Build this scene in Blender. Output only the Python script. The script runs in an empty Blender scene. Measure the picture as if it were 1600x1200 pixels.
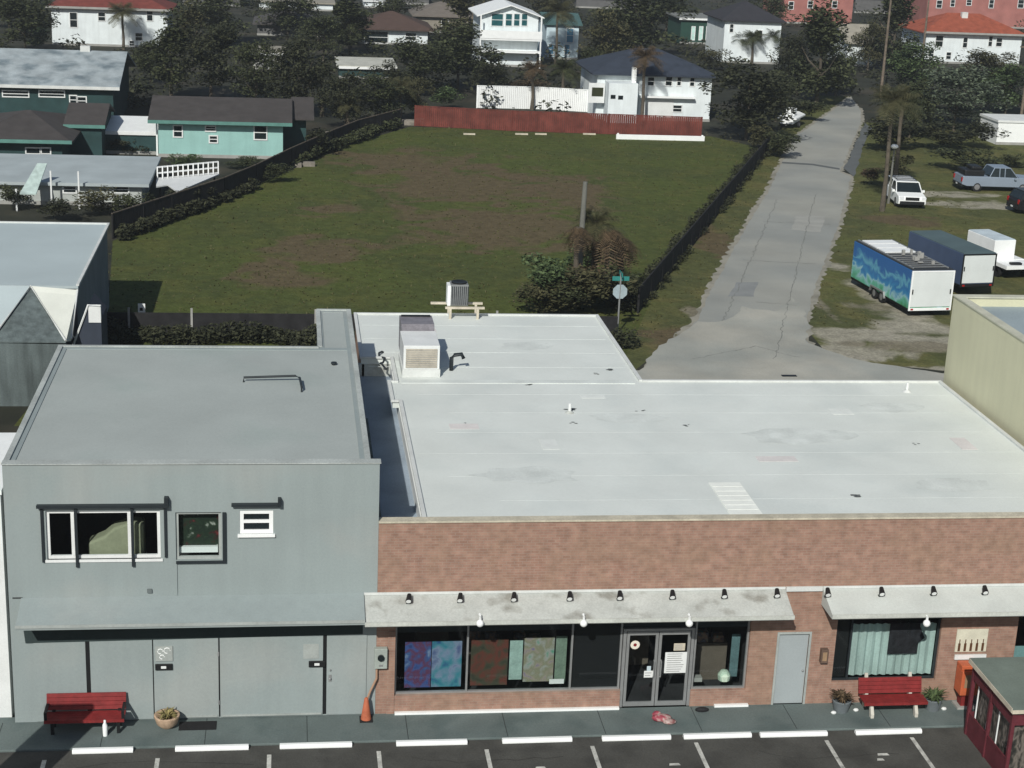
import bpy, math, random
from mathutils import Vector, Matrix, noise as mnoise
rad = math.radians
# ------------------------------------------------------------------ camera, sky, sun, exposure
scene = bpy.context.scene
COL = scene.collection
FPX, PIT, ROL, YAW = 2594.2, .2997, .044, .1396
CX, CY, CZ = -2.2813, -39.6698, 21.5908
fw = Vector((math.sin(YAW)*math.cos(PIT), math.cos(YAW)*math.cos(PIT), -math.sin(PIT)))
rt = Vector((math.cos(YAW), -math.sin(YAW), 0)); up = rt.cross(fw)
cr, sr = math.cos(ROL), math.sin(ROL)
cam = bpy.data.cameras.new('camera'); camo = bpy.data.objects.new('camera', cam); COL.objects.link(camo)
cam.sensor_width = 36; cam.lens = FPX/1600*36; cam.clip_start = .5; cam.clip_end = 2500
rc = cr*rt+sr*up; uc = -sr*rt+cr*up
m = Matrix((rc, uc, -fw)).transposed().to_4x4(); m.translation = Vector((CX, CY, CZ)); camo.matrix_world = m
scene.camera = camo
SX, SY = .5, 1.25                                   # shadow of one metre of height runs this far in x and y
sd = Vector((SX, SY, -1)).normalized()
el = math.asin(-sd.z)
w = bpy.data.worlds.new('World'); scene.world = w; w.use_nodes = True
nt = w.node_tree; sky = nt.nodes.new('ShaderNodeTexSky'); sky.sky_type = 'NISHITA'; sky.sun_disc = False
sky.sun_elevation = el; sky.sun_rotation = math.atan2(-sd.x, -sd.y)
nt.links.new(sky.outputs[0], nt.nodes['Background'].inputs[0]); nt.nodes['Background'].inputs[1].default_value = .062
sl = bpy.data.lights.new('sun', 'SUN'); so = bpy.data.objects.new('sun', sl); COL.objects.link(so)
sl.energy = 3.9; sl.angle = rad(.5); sl.color = (1, .975, .91); so.rotation_euler = sd.to_track_quat('-Z', 'Y').to_euler()
vs = scene.view_settings; vs.view_transform = 'Standard'; vs.look = 'None'; vs.gamma = 1; vs.exposure = 0
GZ = -.06
def ray(x, y):
    a, b = x-800, y-600; u = cr*a+sr*b; v = -sr*a+cr*b
    return fw+rt*u/FPX-up*v/FPX
def G(x, y, z=0.0):
    d = ray(x, y); t = (z-CZ)/d.z; return Vector((CX+d.x*t, CY+d.y*t, z))
def W(x, y, Y):
    d = ray(x, y); t = (Y-CY)/d.y; return Vector((CX+d.x*t, Y, CZ+d.z*t))
def pxm(P): return FPX/((Vector(P)-Vector((CX, CY, CZ))).dot(fw))
# ------------------------------------------------------------------ materials
MATS = {}
def mat(name, col, rough=.85, var=.12, scale=1.5, bump=0., metal=0., streak=0., col2=None, c2scale=.6, c2lo=.5, c2hi=.65, spec=.3, fine=18):
    if name in MATS: return MATS[name]
    M = bpy.data.materials.new(name); M.use_nodes = True; n = M.node_tree.nodes; l = M.node_tree.links; b = n['Principled BSDF']
    b.inputs['Roughness'].default_value = rough; b.inputs['Metallic'].default_value = metal; b.inputs['Specular IOR Level'].default_value = spec
    tc = n.new('ShaderNodeTexCoord')
    def noise(s, det=4, mapscale=None):
        t = n.new('ShaderNodeTexNoise'); t.inputs['Scale'].default_value = s; t.inputs['Detail'].default_value = det
        if mapscale:
            mp = n.new('ShaderNodeMapping'); mp.inputs['Scale'].default_value = mapscale; l.new(tc.outputs['Object'], mp.inputs[0]); l.new(mp.outputs[0], t.inputs[0])
        else: l.new(tc.outputs['Object'], t.inputs[0])
        return t.outputs[0]
    def ramp(src, lo, hi, a, c):
        r = n.new('ShaderNodeMapRange'); r.inputs[1].default_value = lo; r.inputs[2].default_value = hi; r.inputs[3].default_value = a; r.inputs[4].default_value = c
        l.new(src, r.inputs[0]); return r.outputs[0]
    base = n.new('ShaderNodeRGB'); base.outputs[0].default_value = (*col, 1); cur = base.outputs[0]
    if col2:
        mx = n.new('ShaderNodeMix'); mx.data_type = 'RGBA'; l.new(ramp(noise(c2scale, 6), c2lo, c2hi, 0, 1), mx.inputs[0]); l.new(cur, mx.inputs[6]); mx.inputs[7].default_value = (*col2, 1); cur = mx.outputs[2]
    def mul(cur, fac):
        mx = n.new('ShaderNodeVectorMath'); mx.operation = 'SCALE'; l.new(cur, mx.inputs[0]); l.new(fac, mx.inputs[3]); return mx.outputs[0]
    cur = mul(cur, ramp(noise(scale, 5), .3, .7, 1-var, 1+var))
    if fine: cur = mul(cur, ramp(noise(fine, 3), .3, .7, 1-var*.6, 1+var*.6))
    if streak: cur = mul(cur, ramp(noise(1.0, 6, (3.5, 3.5, .35)), .35, .75, 1+streak*.3, 1-streak))
    l.new(cur, b.inputs['Base Color'])
    if bump:
        bp = n.new('ShaderNodeBump'); bp.inputs['Strength'].default_value = bump; bp.inputs['Distance'].default_value = .03; l.new(noise(fine or 12, 5), bp.inputs['Height']); l.new(bp.outputs[0], b.inputs['Normal'])
    MATS[name] = M; return M
def glass_mat(name, tint=(.85, .9, .9), refl=.25):
    M = bpy.data.materials.new(name); M.use_nodes = True; n = M.node_tree.nodes; l = M.node_tree.links
    n.remove(n['Principled BSDF']); o = n['Material Output']; t = n.new('ShaderNodeBsdfTransparent'); t.inputs[0].default_value = (*tint, 1)
    g = n.new('ShaderNodeBsdfGlossy'); g.inputs[0].default_value = (.8, .85, .9, 1); g.inputs['Roughness'].default_value = .04
    lw = n.new('ShaderNodeLayerWeight'); lw.inputs[0].default_value = refl; mx = n.new('ShaderNodeMixShader')
    l.new(lw.outputs['Fresnel'], mx.inputs[0]); l.new(t.outputs[0], mx.inputs[1]); l.new(g.outputs[0], mx.inputs[2]); l.new(mx.outputs[0], o.inputs[0]); MATS[name] = M; return M
def leaf_mat(name, col, var=.5, col2=None):
    M = bpy.data.materials.new(name); M.use_nodes = True; n = M.node_tree.nodes; l = M.node_tree.links; b = n['Principled BSDF']
    b.inputs['Roughness'].default_value = .7; b.inputs['Specular IOR Level'].default_value = .15
    g = n.new('ShaderNodeNewGeometry'); tc = n.new('ShaderNodeTexCoord'); t = n.new('ShaderNodeTexNoise'); t.inputs['Scale'].default_value = .9; l.new(tc.outputs['Object'], t.inputs[0])
    a = n.new('ShaderNodeMath'); a.operation = 'ADD'; l.new(g.outputs['Random Per Island'], a.inputs[0]); l.new(t.outputs[0], a.inputs[1])
    r = n.new('ShaderNodeValToRGB'); r.color_ramp.elements[0].position = .35; r.color_ramp.elements[1].position = 1.35/1.5
    c2 = col2 or tuple(c*(1+var*1.6) for c in col)
    r.color_ramp.elements[0].color = (*[c*(1-var) for c in col], 1); r.color_ramp.elements[1].color = (*c2, 1)
    s = n.new('ShaderNodeMath'); s.operation = 'MULTIPLY'; s.inputs[1].default_value = .66; l.new(a.outputs[0], s.inputs[0]); l.new(s.outputs[0], r.inputs[0]); l.new(r.outputs[0], b.inputs['Base Color'])
    MATS[name] = M; return M
# ------------------------------------------------------------------ mesh helpers
class MB:
    def __init__(s): s.v = []; s.f = []; s.mi = []; s.m = 0
    def quad(s, *p):
        i = len(s.v); s.v += [tuple(q) for q in p]; s.f.append(tuple(range(i, i+len(p)))); s.mi.append(s.m); return s
    def box(s, x0, x1, y0, y1, z0, z1):
        if x1 < x0: x0, x1 = x1, x0
        if y1 < y0: y0, y1 = y1, y0
        if z1 < z0: z0, z1 = z1, z0
        i = len(s.v); s.v += [(x0,y0,z0),(x1,y0,z0),(x1,y1,z0),(x0,y1,z0),(x0,y0,z1),(x1,y0,z1),(x1,y1,z1),(x0,y1,z1)]
        for f in ((0,3,2,1),(4,5,6,7),(0,1,5,4),(1,2,6,5),(2,3,7,6),(3,0,4,7)): s.f.append(tuple(i+k for k in f)); s.mi.append(s.m)
        return s
    def prism(s, pts, d, cap=True):            # closed polygon pts extruded by vector d
        n = len(pts); i = len(s.v); d = Vector(d); s.v += [tuple(p) for p in pts]+[tuple(Vector(p)+d) for p in pts]
        if cap: s.f.append(tuple(i+k for k in reversed(range(n)))); s.f.append(tuple(i+n+k for k in range(n))); s.mi += [s.m]*2
        for k in range(n): s.f.append((i+k, i+(k+1) % n, i+n+(k+1) % n, i+n+k)); s.mi.append(s.m)
        return s
    def tube(s, pts, rs, n=8):
        pts = [Vector(p) for p in pts]
        if not hasattr(rs, '__len__'): rs = [rs]*len(pts)
        base = len(s.v)
        for k, p in enumerate(pts):
            t = (pts[min(k+1, len(pts)-1)]-pts[max(k-1, 0)]).normalized(); a = t.orthogonal().normalized() if abs(t.z) < .9 else Vector((1, 0, 0)); a = (a-t*a.dot(t)).normalized(); b = t.cross(a)
            for j in range(n):
                an = 2*math.pi*j/n; s.v.append(tuple(p+(a*math.cos(an)+b*math.sin(an))*rs[k]))
        for k in range(len(pts)-1):
            for j in range(n): s.f.append((base+k*n+j, base+k*n+(j+1) % n, base+(k+1)*n+(j+1) % n, base+(k+1)*n+j)); s.mi.append(s.m)
        s.f.append(tuple(base+j for j in reversed(range(n)))); s.f.append(tuple(base+(len(pts)-1)*n+j for j in range(n))); s.mi += [s.m]*2
        return s
    def lathe(s, c, prof, n=20):               # prof list of (r,z)
        base = len(s.v); c = Vector(c)
        for r_, z in prof:
            for j in range(n): an = 2*math.pi*j/n; s.v.append((c.x+r_*math.cos(an), c.y+r_*math.sin(an), c.z+z))
        for k in range(len(prof)-1):
            for j in range(n): s.f.append((base+k*n+j, base+k*n+(j+1) % n, base+(k+1)*n+(j+1) % n, base+(k+1)*n+j)); s.mi.append(s.m)
        return s
    def ball(s, c, rx, ry=None, rz=None, n=12):
        ry = ry or rx; rz = rz or rx; base = len(s.v)
        for a in range(n//2+1):
            ph = math.pi*a/(n//2)
            for j in range(n): th = 2*math.pi*j/n; s.v.append((c[0]+rx*math.sin(ph)*math.cos(th), c[1]+ry*math.sin(ph)*math.sin(th), c[2]-rz*math.cos(ph)))
        for a in range(n//2):
            for j in range(n): s.f.append((base+a*n+j, base+a*n+(j+1) % n, base+(a+1)*n+(j+1) % n, base+(a+1)*n+j)); s.mi.append(s.m)
        return s
def obj(name, mb, mats, parent=None, world=False, bevel=0, smooth=False, loc=None):
    me = bpy.data.meshes.new(name); v = mb.v
    if world and parent: o_ = parent.location; v = [(a-o_.x, b-o_.y, c-o_.z) for a, b, c in v]
    if loc is not None: v = [(a-loc[0], b-loc[1], c-loc[2]) for a, b, c in v]
    me.from_pydata(v, [], mb.f)
    if not isinstance(mats, (list, tuple)): mats = [mats]
    for k in mats: me.materials.append(k)
    if len(mats) > 1: me.polygons.foreach_set('material_index', mb.mi)
    if smooth: me.polygons.foreach_set('use_smooth', [True]*len(me.polygons))
    me.update(); o = bpy.data.objects.new(name, me); COL.objects.link(o)
    if parent: o.parent = parent
    if loc is not None: o.location = loc
    if bevel:
        md = o.modifiers.new('bevel', 'BEVEL'); md.width = bevel; md.segments = 2; md.limit_method = 'ANGLE'
    return o
def tag(o, label, cat, group=None):
    o['label'] = label; o['category'] = cat
    if group: o['group'] = group
    return o
def thing(name, label, cat, loc=(0, 0, 0), rotz=0, group=None, scale=1):
    o = bpy.data.objects.new(name, None); COL.objects.link(o); o.location = loc; o.rotation_euler = (0, 0, rotz); o.scale = (scale,)*3
    o.empty_display_size = .3
    return tag(o, label, cat, group)
def struct(name, mb, m_, **k): o = obj(name, mb, m_, **k); o['kind'] = 'structure'; return o
def dup(root, loc, rotz=None, label=None, group=None, scale=None):
    r = root.copy(); COL.objects.link(r); r.location = loc
    if rotz is not None: r.rotation_euler = (0, 0, rotz)
    if label: r['label'] = label
    if group: r['group'] = group
    if scale: r.scale = scale if hasattr(scale, '__len__') else (scale,)*3
    for ch in list(root.children):
        c = ch.copy(); COL.objects.link(c); c.parent = r
        for g in list(ch.children):
            d = g.copy(); COL.objects.link(d); d.parent = c
    return r
def holes(mb, x0, x1, y0, y1, z0, z1, hs):      # a wall slab in the x-z plane with rectangular openings
    xs = sorted({x0, x1, *[h[0] for h in hs], *[h[1] for h in hs]}); zs = sorted({z0, z1, *[h[2] for h in hs], *[h[3] for h in hs]})
    xs = [x for x in xs if x0 <= x <= x1]; zs = [z for z in zs if z0 <= z <= z1]
    solid = lambda i, j: 0 <= i < len(xs)-1 and 0 <= j < len(zs)-1 and not any(h[0]-1e-6 <= (xs[i]+xs[i+1])/2 <= h[1]+1e-6 and h[2]-1e-6 <= (zs[j]+zs[j+1])/2 <= h[3]+1e-6 for h in hs)
    for i in range(len(xs)-1):
        for j in range(len(zs)-1):
            if not solid(i, j): continue
            a, b, c, d = xs[i], xs[i+1], zs[j], zs[j+1]
            mb.quad((a,y0,c),(b,y0,c),(b,y0,d),(a,y0,d)); mb.quad((a,y1,c),(a,y1,d),(b,y1,d),(b,y1,c))
            if not solid(i-1, j): mb.quad((a,y0,c),(a,y0,d),(a,y1,d),(a,y1,c))
            if not solid(i+1, j): mb.quad((b,y0,c),(b,y1,c),(b,y1,d),(b,y0,d))
            if not solid(i, j-1): mb.quad((a,y0,c),(a,y1,c),(b,y1,c),(b,y0,c))
            if not solid(i, j+1): mb.quad((a,y0,d),(b,y0,d),(b,y1,d),(a,y1,d))
    return mb
R = random.Random(7)
# ------------------------------------------------------------------ palette
graywall = mat('gray_paint', (.275, .32, .318), .8, .06, .4, streak=.05, col2=(.30, .33, .322), c2scale=.35)
grayroof = mat('gray_roof', (.375, .41, .392), .85, .07, .35, streak=.0, col2=(.345, .39, .37), c2scale=.3)
whiteroof = mat('white_roof', (.675, .71, .675), .8, .05, .5, col2=(.635, .675, .645), c2scale=.4)
whiteedge = mat('white_edge', (.62, .64, .62), .7, .08, 2)
duskroof = mat('slate_membrane', (.30, .36, .42), .8, .15, .8)
dirtywhite = mat('dirty_white', (.46, .48, .45), .85, .14, 1.2, col2=(.27, .27, .24), c2scale=1.6, c2lo=.56, c2hi=.72)
white = mat('white_paint', (.72, .74, .73), .6, .06, 1.5)
bright = mat('bright_white', (.85, .87, .86), .5, .04, 2)
whitewall = mat('white_house_wall', (.74, .80, .81), .8, .07, .8, streak=.08)
black = mat('black', (.012, .013, .014), .5, .1, 3)
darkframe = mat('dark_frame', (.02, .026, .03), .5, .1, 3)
darkroom = mat('dark_room', (.03, .03, .032), .9, .3, 1.2)
alum = mat('aluminium', (.36, .37, .37), .4, .08, 3, metal=.5)
asphalt = mat('asphalt', (.070, .069, .062), .95, .18, .8, bump=.4, col2=(.052, .051, .046), c2scale=.9)
sidewalk_m = mat('sidewalk', (.125, .155, .15), .9, .14, .7, bump=.2, col2=(.095, .125, .122), c2scale=.8)
road_m = mat('road_paving', (.325, .325, .29), .95, .10, .25, bump=.3, col2=(.28, .29, .27), c2scale=.12, c2lo=.42, c2hi=.6)
roadpale = mat('worn_gravel', (.30, .285, .235), .95, .16, .6, bump=.4, col2=(.22, .21, .17), c2scale=.7)
roaddark = mat('side_asphalt', (.115, .125, .125), .95, .12, .4)
conc = mat('concrete', (.33, .33, .31), .9, .12, 1.5)
glass = glass_mat('shop_glass'); darkglass = mat('dark_glass', (.012, .018, .02), .08, .2, 2, spec=.6)
redwood = mat('red_painted_wood', (.20, .022, .022), .6, .2, 4)
maroon = mat('maroon_wood', (.11, .022, .03), .7, .2, 3)
rust = mat('terracotta', (.45, .32, .22), .8, .2, 6)
wood = mat('weathered_wood', (.16, .13, .10), .9, .3, 3, streak=.3)
palewood = mat('pale_timber', (.55, .50, .40), .8, .15, 3)
darkfence = mat('dark_fence_wood', (.02, .02, .021), .9, .3, 2, streak=.2)
rubber = mat('rubber', (.015, .015, .016), .7, .1, 5)
bark = mat('bark', (.10, .085, .065), .95, .3, 4, bump=.5)
teal = mat('mint_wall', (.29, .50, .465), .8, .06, 1, streak=.06)
darkteal = mat('dark_teal', (.022, .055, .055), .8, .2, 1)
shingle = mat('brown_gray_shingle', (.06, .054, .052), .95, .15, 1.2, bump=.4)
redtile = mat('red_roof', (.17, .045, .035), .9, .2, 1.5); orangetile = mat('orange_roof', (.30, .08, .045), .9, .2, 1.5)
navyroof = mat('navy_roof', (.035, .045, .065), .9, .2, 1.2)
metalroof = mat('weathered_metal_roof', (.34, .385, .40), .6, .18, .9, col2=(.16, .20, .22), c2scale=.7, c2lo=.46, c2hi=.68)
pink = mat('pink_wall', (.36, .15, .13), .85, .15, .6); tanroof = mat('tan_roof', (.30, .28, .23), .9, .15, 1)
leafdark = leaf_mat('leaf_dark', (.036, .044, .021), .35, (.070, .080, .038)); leafolive = leaf_mat('leaf_olive', (.055, .060, .028), .35, (.095, .09, .045)); leafgreen = leaf_mat('leaf_green', (.05, .08, .032), .45, (.10, .14, .06)); leafgray = leaf_mat('leaf_gray_green', (.075, .10, .065), .4, (.14, .17, .115)); leafbrown = leaf_mat('leaf_brown', (.06, .045, .027), .45, (.125, .088, .052)); leafblack = leaf_mat('leaf_blackish', (.027, .031, .018), .35, (.052, .056, .030))
# grass with straw-brown patches at their places in the field
def grass_material(name, patches, A=(.076, .094, .026), B=(.066, .080, .027), C=(.088, .096, .029)):
    M = bpy.data.materials.new(name); M.use_nodes = True; n = M.node_tree.nodes; l = M.node_tree.links; b = n['Principled BSDF']; b.inputs['Roughness'].default_value = .95; b.inputs['Specular IOR Level'].default_value = .1
    tc = n.new('ShaderNodeTexCoord')
    def nz(s, d=5, dist=0):
        t = n.new('ShaderNodeTexNoise'); t.inputs['Scale'].default_value = s; t.inputs['Detail'].default_value = d; t.inputs['Distortion'].default_value = dist; l.new(tc.outputs['Object'], t.inputs[0]); return t
    def mixc(f, a, c):
        mx = n.new('ShaderNodeMix'); mx.data_type = 'RGBA'; l.new(f, mx.inputs[0])
        for k, q in ((6, a), (7, c)):
            if isinstance(q, tuple): mx.inputs[k].default_value = (*q, 1)
            else: l.new(q, mx.inputs[k])
        return mx.outputs[2]
    def mr(src, lo, hi, a=0., c=1.):
        r = n.new('ShaderNodeMapRange'); r.interpolation_type = 'SMOOTHSTEP'; r.inputs[1].default_value = lo; r.inputs[2].default_value = hi; r.inputs[3].default_value = a; r.inputs[4].default_value = c; l.new(src, r.inputs[0]); return r.outputs[0]
    cur = mixc(mr(nz(.11).outputs[0], .38, .62), A, B)
    cur = mixc(mr(nz(.35, 6, .5).outputs[0], .45, .7), cur, C)
    for (px, py, rx, ry, *pc_) in patches:
        mp = n.new('ShaderNodeMapping'); mp.vector_type = 'POINT'; mp.inputs['Location'].default_value = (-px/rx, -py/ry, 0); mp.inputs['Scale'].default_value = (1/rx, 1/ry, 0)
        l.new(tc.outputs['Object'], mp.inputs[0]); ln = n.new('ShaderNodeVectorMath'); ln.operation = 'LENGTH'; l.new(mp.outputs[0], ln.inputs[0])
        ad = n.new('ShaderNodeMath'); ad.operation = 'ADD'; nn = mr(nz(.3, 7, 1).outputs[0], .25, .75, -.55, .55); l.new(ln.outputs['Value'], ad.inputs[0]); l.new(nn, ad.inputs[1])
        cur = mixc(mr(ad.outputs[0], .55, 1.1, .9, 0), cur, pc_[0] if pc_ else (.112, .086, .050))
    sc = n.new('ShaderNodeVectorMath'); sc.operation = 'SCALE'; l.new(cur, sc.inputs[0]); l.new(mr(nz(1.6, 8).outputs[0], .3, .7, .86, 1.14), sc.inputs[3])
    sc2 = n.new('ShaderNodeVectorMath'); sc2.operation = 'SCALE'; l.new(sc.outputs[0], sc2.inputs[0]); l.new(mr(nz(9, 4).outputs[0], .3, .7, .82, 1.18), sc2.inputs[3])
    l.new(sc2.outputs[0], b.inputs['Base Color'])
    bp = n.new('ShaderNodeBump'); bp.inputs['Strength'].default_value = .7; bp.inputs['Distance'].default_value = .08; l.new(nz(5, 6).outputs[0], bp.inputs['Height']); l.new(bp.outputs[0], b.inputs['Normal'])
    return M
pp = []
for (x, y, a, c) in ((500, 390, 3.2, 4.5), (730, 290, 8, 9), (770, 350, 6, 9), (640, 250, 7, 6), (880, 300, 4, 8), (520, 325, 2.5, 2.5), (430, 430, 2.5, 4)):
    g = G(x, y); pp.append((g.x, g.y, a, c))
grass = grass_material('grass_field', pp)
GRV = (.32, .30, .24); GR2 = (.20, .18, .13)
gl = [(24, 60, 1.5, 12), (17, 36, 2.5, 3.5)]
for x, y, a, c, k_ in ((1430, 515, 3.2, 1.7, GRV), (1370, 478, 1.6, 1.5, GR2), (1330, 548, 3.2, 1.6, GRV), (1290, 560, 2.6, 1.3, GRV), (1440, 578, 5, .9, GRV), (1310, 415, 1.1, 1.1, GRV), (1395, 470, 1.6, 4.5, GRV), (1350, 520, 2.2, 1.5, GRV), (1460, 530, 3, 1.6, GRV), (1540, 318, 5.5, 1.7, GRV), (1490, 305, 3, 1.5, GRV), (1420, 540, 3, 1, GR2), (1275, 470, .5, 5, GR2), (1420, 345, 3, 2, None), (1100, 500, 1.0, 2.6, GR2)):
    g = G(x, y); gl.append((g.x, g.y, a, c)+((k_,) if k_ else ()))
grassv = grass_material('grass_verge', gl, (.100, .108, .038), (.078, .086, .036), (.125, .118, .046))
def brick_mat(name):
    M = bpy.data.materials.new(name); M.use_nodes = True; n = M.node_tree.nodes; l = M.node_tree.links; b = n['Principled BSDF']; b.inputs['Roughness'].default_value = .9; b.inputs['Specular IOR Level'].default_value = .15
    tc = n.new('ShaderNodeTexCoord'); sx = n.new('ShaderNodeSeparateXYZ'); cx = n.new('ShaderNodeCombineXYZ'); l.new(tc.outputs['Object'], sx.inputs[0]); l.new(sx.outputs[0], cx.inputs[0]); l.new(sx.outputs[2], cx.inputs[1])
    bt = n.new('ShaderNodeTexBrick'); bt.inputs['Scale'].default_value = 1; bt.inputs['Brick Width'].default_value = .21; bt.inputs['Row Height'].default_value = .075; bt.inputs['Mortar Size'].default_value = .009
    bt.inputs['Color1'].default_value = (.28, .165, .125, 1); bt.inputs['Color2'].default_value = (.335, .205, .155, 1); bt.inputs['Mortar'].default_value = (.31, .225, .18, 1); l.new(cx.outputs[0], bt.inputs[0])
    def nz(s, d=5):
        t = n.new('ShaderNodeTexNoise'); t.inputs['Scale'].default_value = s; t.inputs['Detail'].default_value = d; l.new(tc.outputs['Object'], t.inputs[0]); return t.outputs[0]
    def mr(src, lo, hi, a, c):
        r = n.new('ShaderNodeMapRange'); r.inputs[1].default_value = lo; r.inputs[2].default_value = hi; r.inputs[3].default_value = a; r.inputs[4].default_value = c; l.new(src, r.inputs[0]); return r.outputs[0]
    mx = n.new('ShaderNodeMix'); mx.data_type = 'RGBA'; l.new(mr(nz(.8), .45, .62, 0, .35), mx.inputs[0]); l.new(bt.outputs[0], mx.inputs[6]); mx.inputs[7].default_value = (.285, .195, .135, 1)
    m2 = n.new('ShaderNodeMix'); m2.data_type = 'RGBA'; l.new(mr(nz(1.3, 7), .6, .75, 0, .25), m2.inputs[0]); l.new(mx.outputs[2], m2.inputs[6]); m2.inputs[7].default_value = (.31, .15, .11, 1)
    sc = n.new('ShaderNodeVectorMath'); sc.operation = 'SCALE'; l.new(m2.outputs[2], sc.inputs[0]); l.new(mr(nz(4), .3, .7, .82, 1.18), sc.inputs[3]); l.new(sc.outputs[0], b.inputs['Base Color'])
    MATS[name] = M; return M
brick = brick_mat('brick')
def blotch(name, cols, scale=2., rough=.6, zs=1.):      # painterly colours for posters and murals
    M = bpy.data.materials.new(name); M.use_nodes = True; n = M.node_tree.nodes; l = M.node_tree.links; b = n['Principled BSDF']; b.inputs['Roughness'].default_value = rough
    tc = n.new('ShaderNodeTexCoord'); mp = n.new('ShaderNodeMapping'); mp.inputs['Scale'].default_value = (1, 1, zs); l.new(tc.outputs['Object'], mp.inputs[0]); t = n.new('ShaderNodeTexNoise'); t.inputs['Scale'].default_value = scale; t.inputs['Detail'].default_value = 3; t.inputs['Distortion'].default_value = .25; l.new(mp.outputs[0], t.inputs[0])
    r = n.new('ShaderNodeValToRGB'); r.color_ramp.elements[0].position = .3; r.color_ramp.elements[1].position = .7
    while len(r.color_ramp.elements) < len(cols): r.color_ramp.elements.new(.5)
    for k, c in enumerate(cols): e = r.color_ramp.elements[k]; e.position = .3+.4*k/(len(cols)-1); e.color = (*c, 1)
    l.new(t.outputs[0], r.inputs[0]); l.new(r.outputs[0], b.inputs['Base Color']); MATS[name] = M; return M
# ------------------------------------------------------------------ ground, roads, paving
mb = MB(); mb.quad((-900, -200, GZ), (900, -200, GZ), (900, 1500, GZ), (-900, 1500, GZ)); struct('ground', mb, mat('rough_ground', (.026, .028, .018), .95, .3, .3, col2=(.045, .040, .028), c2scale=.15))
def sheet(name, pts, z, m_, jag=0., step=1.5):
    q = []
    for i, p in enumerate(pts):
        a = Vector(p[:2]); b_ = Vector(pts[(i+1) % len(pts)][:2]); n_ = max(1, int((b_-a).length/step)) if jag else 1
        for k in range(n_):
            c = a.lerp(b_, k/n_); q.append((c.x+R.uniform(-jag, jag), c.y+R.uniform(-jag, jag), z))
    mb = MB(); mb.quad(*q); return struct(name, mb, m_)
def gp(l): return [G(*p) for p in l]
fl = gp([(172, 480), (176, 375), (400, 288), (545, 225), (640, 197)])
sheet('field', [(-13, 24), (-11.2, 42)]+[tuple(p[:2]) for p in fl[1:]]+[(34.5, 103.2), (37.5, 97), (22, 60), (13.5, 33.5), (13, 24)], GZ+.004, grass)
alL = gp([(985, 585), (1090, 500), (1110, 455), (1148, 385), (1180, 330), (1200, 300), (1240, 215), (1290, 180), (1330, 150)]); alR = gp([(1345, 172), (1345, 190), (1312, 268), (1330, 275), (1310, 350), (1290, 405), (1275, 440), (1258, 505), (1258, 530)])
verge = [(13.4, 31.8)]+[tuple(p[:2]) for p in alL[1:]]+[(54, 134), (37.5, 97.5), (22, 60.5), (13.4, 34)]
sheet('grass_verge', verge, GZ+.008, grassv)
lot = [tuple(p[:2]) for p in alR]+[(28, 33.2), (60, 33.2), (110, 120), (56, 120)]
lot = [tuple(p[:2]) for p in gp([(1345, 190), (1330, 275), (1300, 370), (1275, 440), (1258, 510), (1300, 560), (1478, 578)])]+[(75, 30), (110, 118)]
sheet('grass_lot', lot, GZ+.008, grassv)
sheet('cross_street', [(12.2, 23), (140, 23), (140, 31.6), (28, 31.6), (24.6, 33.6), (22.6, 37.5), (18.5, 40.6), (15.5, 36), (13.6, 31.8), (12.2, 31.8)], GZ+.018, mat('pale_road', (.385, .375, .325), .95, .14, .3, bump=.3, col2=(.31, .32, .29), c2scale=.22, c2lo=.4, c2hi=.62), .12, .6)
_eL = [tuple(p[:2]) for p in alL[1:]]; _eR = [tuple(p[:2]) for p in alR]
sheet('gravel_shoulder', [(13.5, 31.7)]+[(x-.28, y+.1) for x, y in _eL]+[(x+.3, y) for x, y in _eR]+[(23.6, 33)], GZ+.013, roadpale, .16, .45)
sheet('alley_road', [(13.6, 31.7)]+_eL+_eR+[(23.4, 33)], GZ+.016, road_m, .07, .5)
sheet('side_asphalt', [tuple(p[:2]) for p in gp([(1352, 190), (1320, 262), (1335, 275), (1345, 240), (1362, 200)])], GZ+.020, roaddark, .1)
sheet('road_seam', [tuple(p[:2]) for p in gp([(1222, 252), (1270, 255), (1312, 262), (1312, 264.5), (1270, 257.5), (1222, 254.5)])], GZ+.024, roaddark)
rr = random.Random(21)
def crack(name, pts, wd, z, m_):
    mb = MB(); L_ = []; pts = [Vector(p[:2]) for p in pts]
    for a, b_ in zip(pts, pts[1:]):
        n_ = max(2, int((b_-a).length/.35))
        for k in range(n_): L_.append(a.lerp(b_, k/n_)+Vector((rr.uniform(-.09, .09), rr.uniform(-.09, .09))))
    for a, b_ in zip(L_, L_[1:]): d = (b_-a).normalized(); n_ = Vector((-d.y, d.x))*wd*rr.uniform(.3, 1); mb.quad((a.x-n_.x, a.y-n_.y, z), (b_.x-n_.x, b_.y-n_.y, z), (b_.x+n_.x, b_.y+n_.y, z), (a.x+n_.x, a.y+n_.y, z))
    return struct(name, mb, m_)
cm = mat('crack_fill', (.17, .175, .16), .95, .3, 4)
for l_ in ([(1130, 500), (1175, 400), (1215, 310)], [(1180, 470), (1260, 478)], [(1160, 405), (1285, 412)], [(1210, 560), (1230, 480), (1250, 400), (1275, 300)], [(1190, 345), (1305, 350)], [(1080, 560), (1180, 540), (1260, 560)]): crack('road_crack', gp(l_), .025, GZ+.024, cm)
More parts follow.
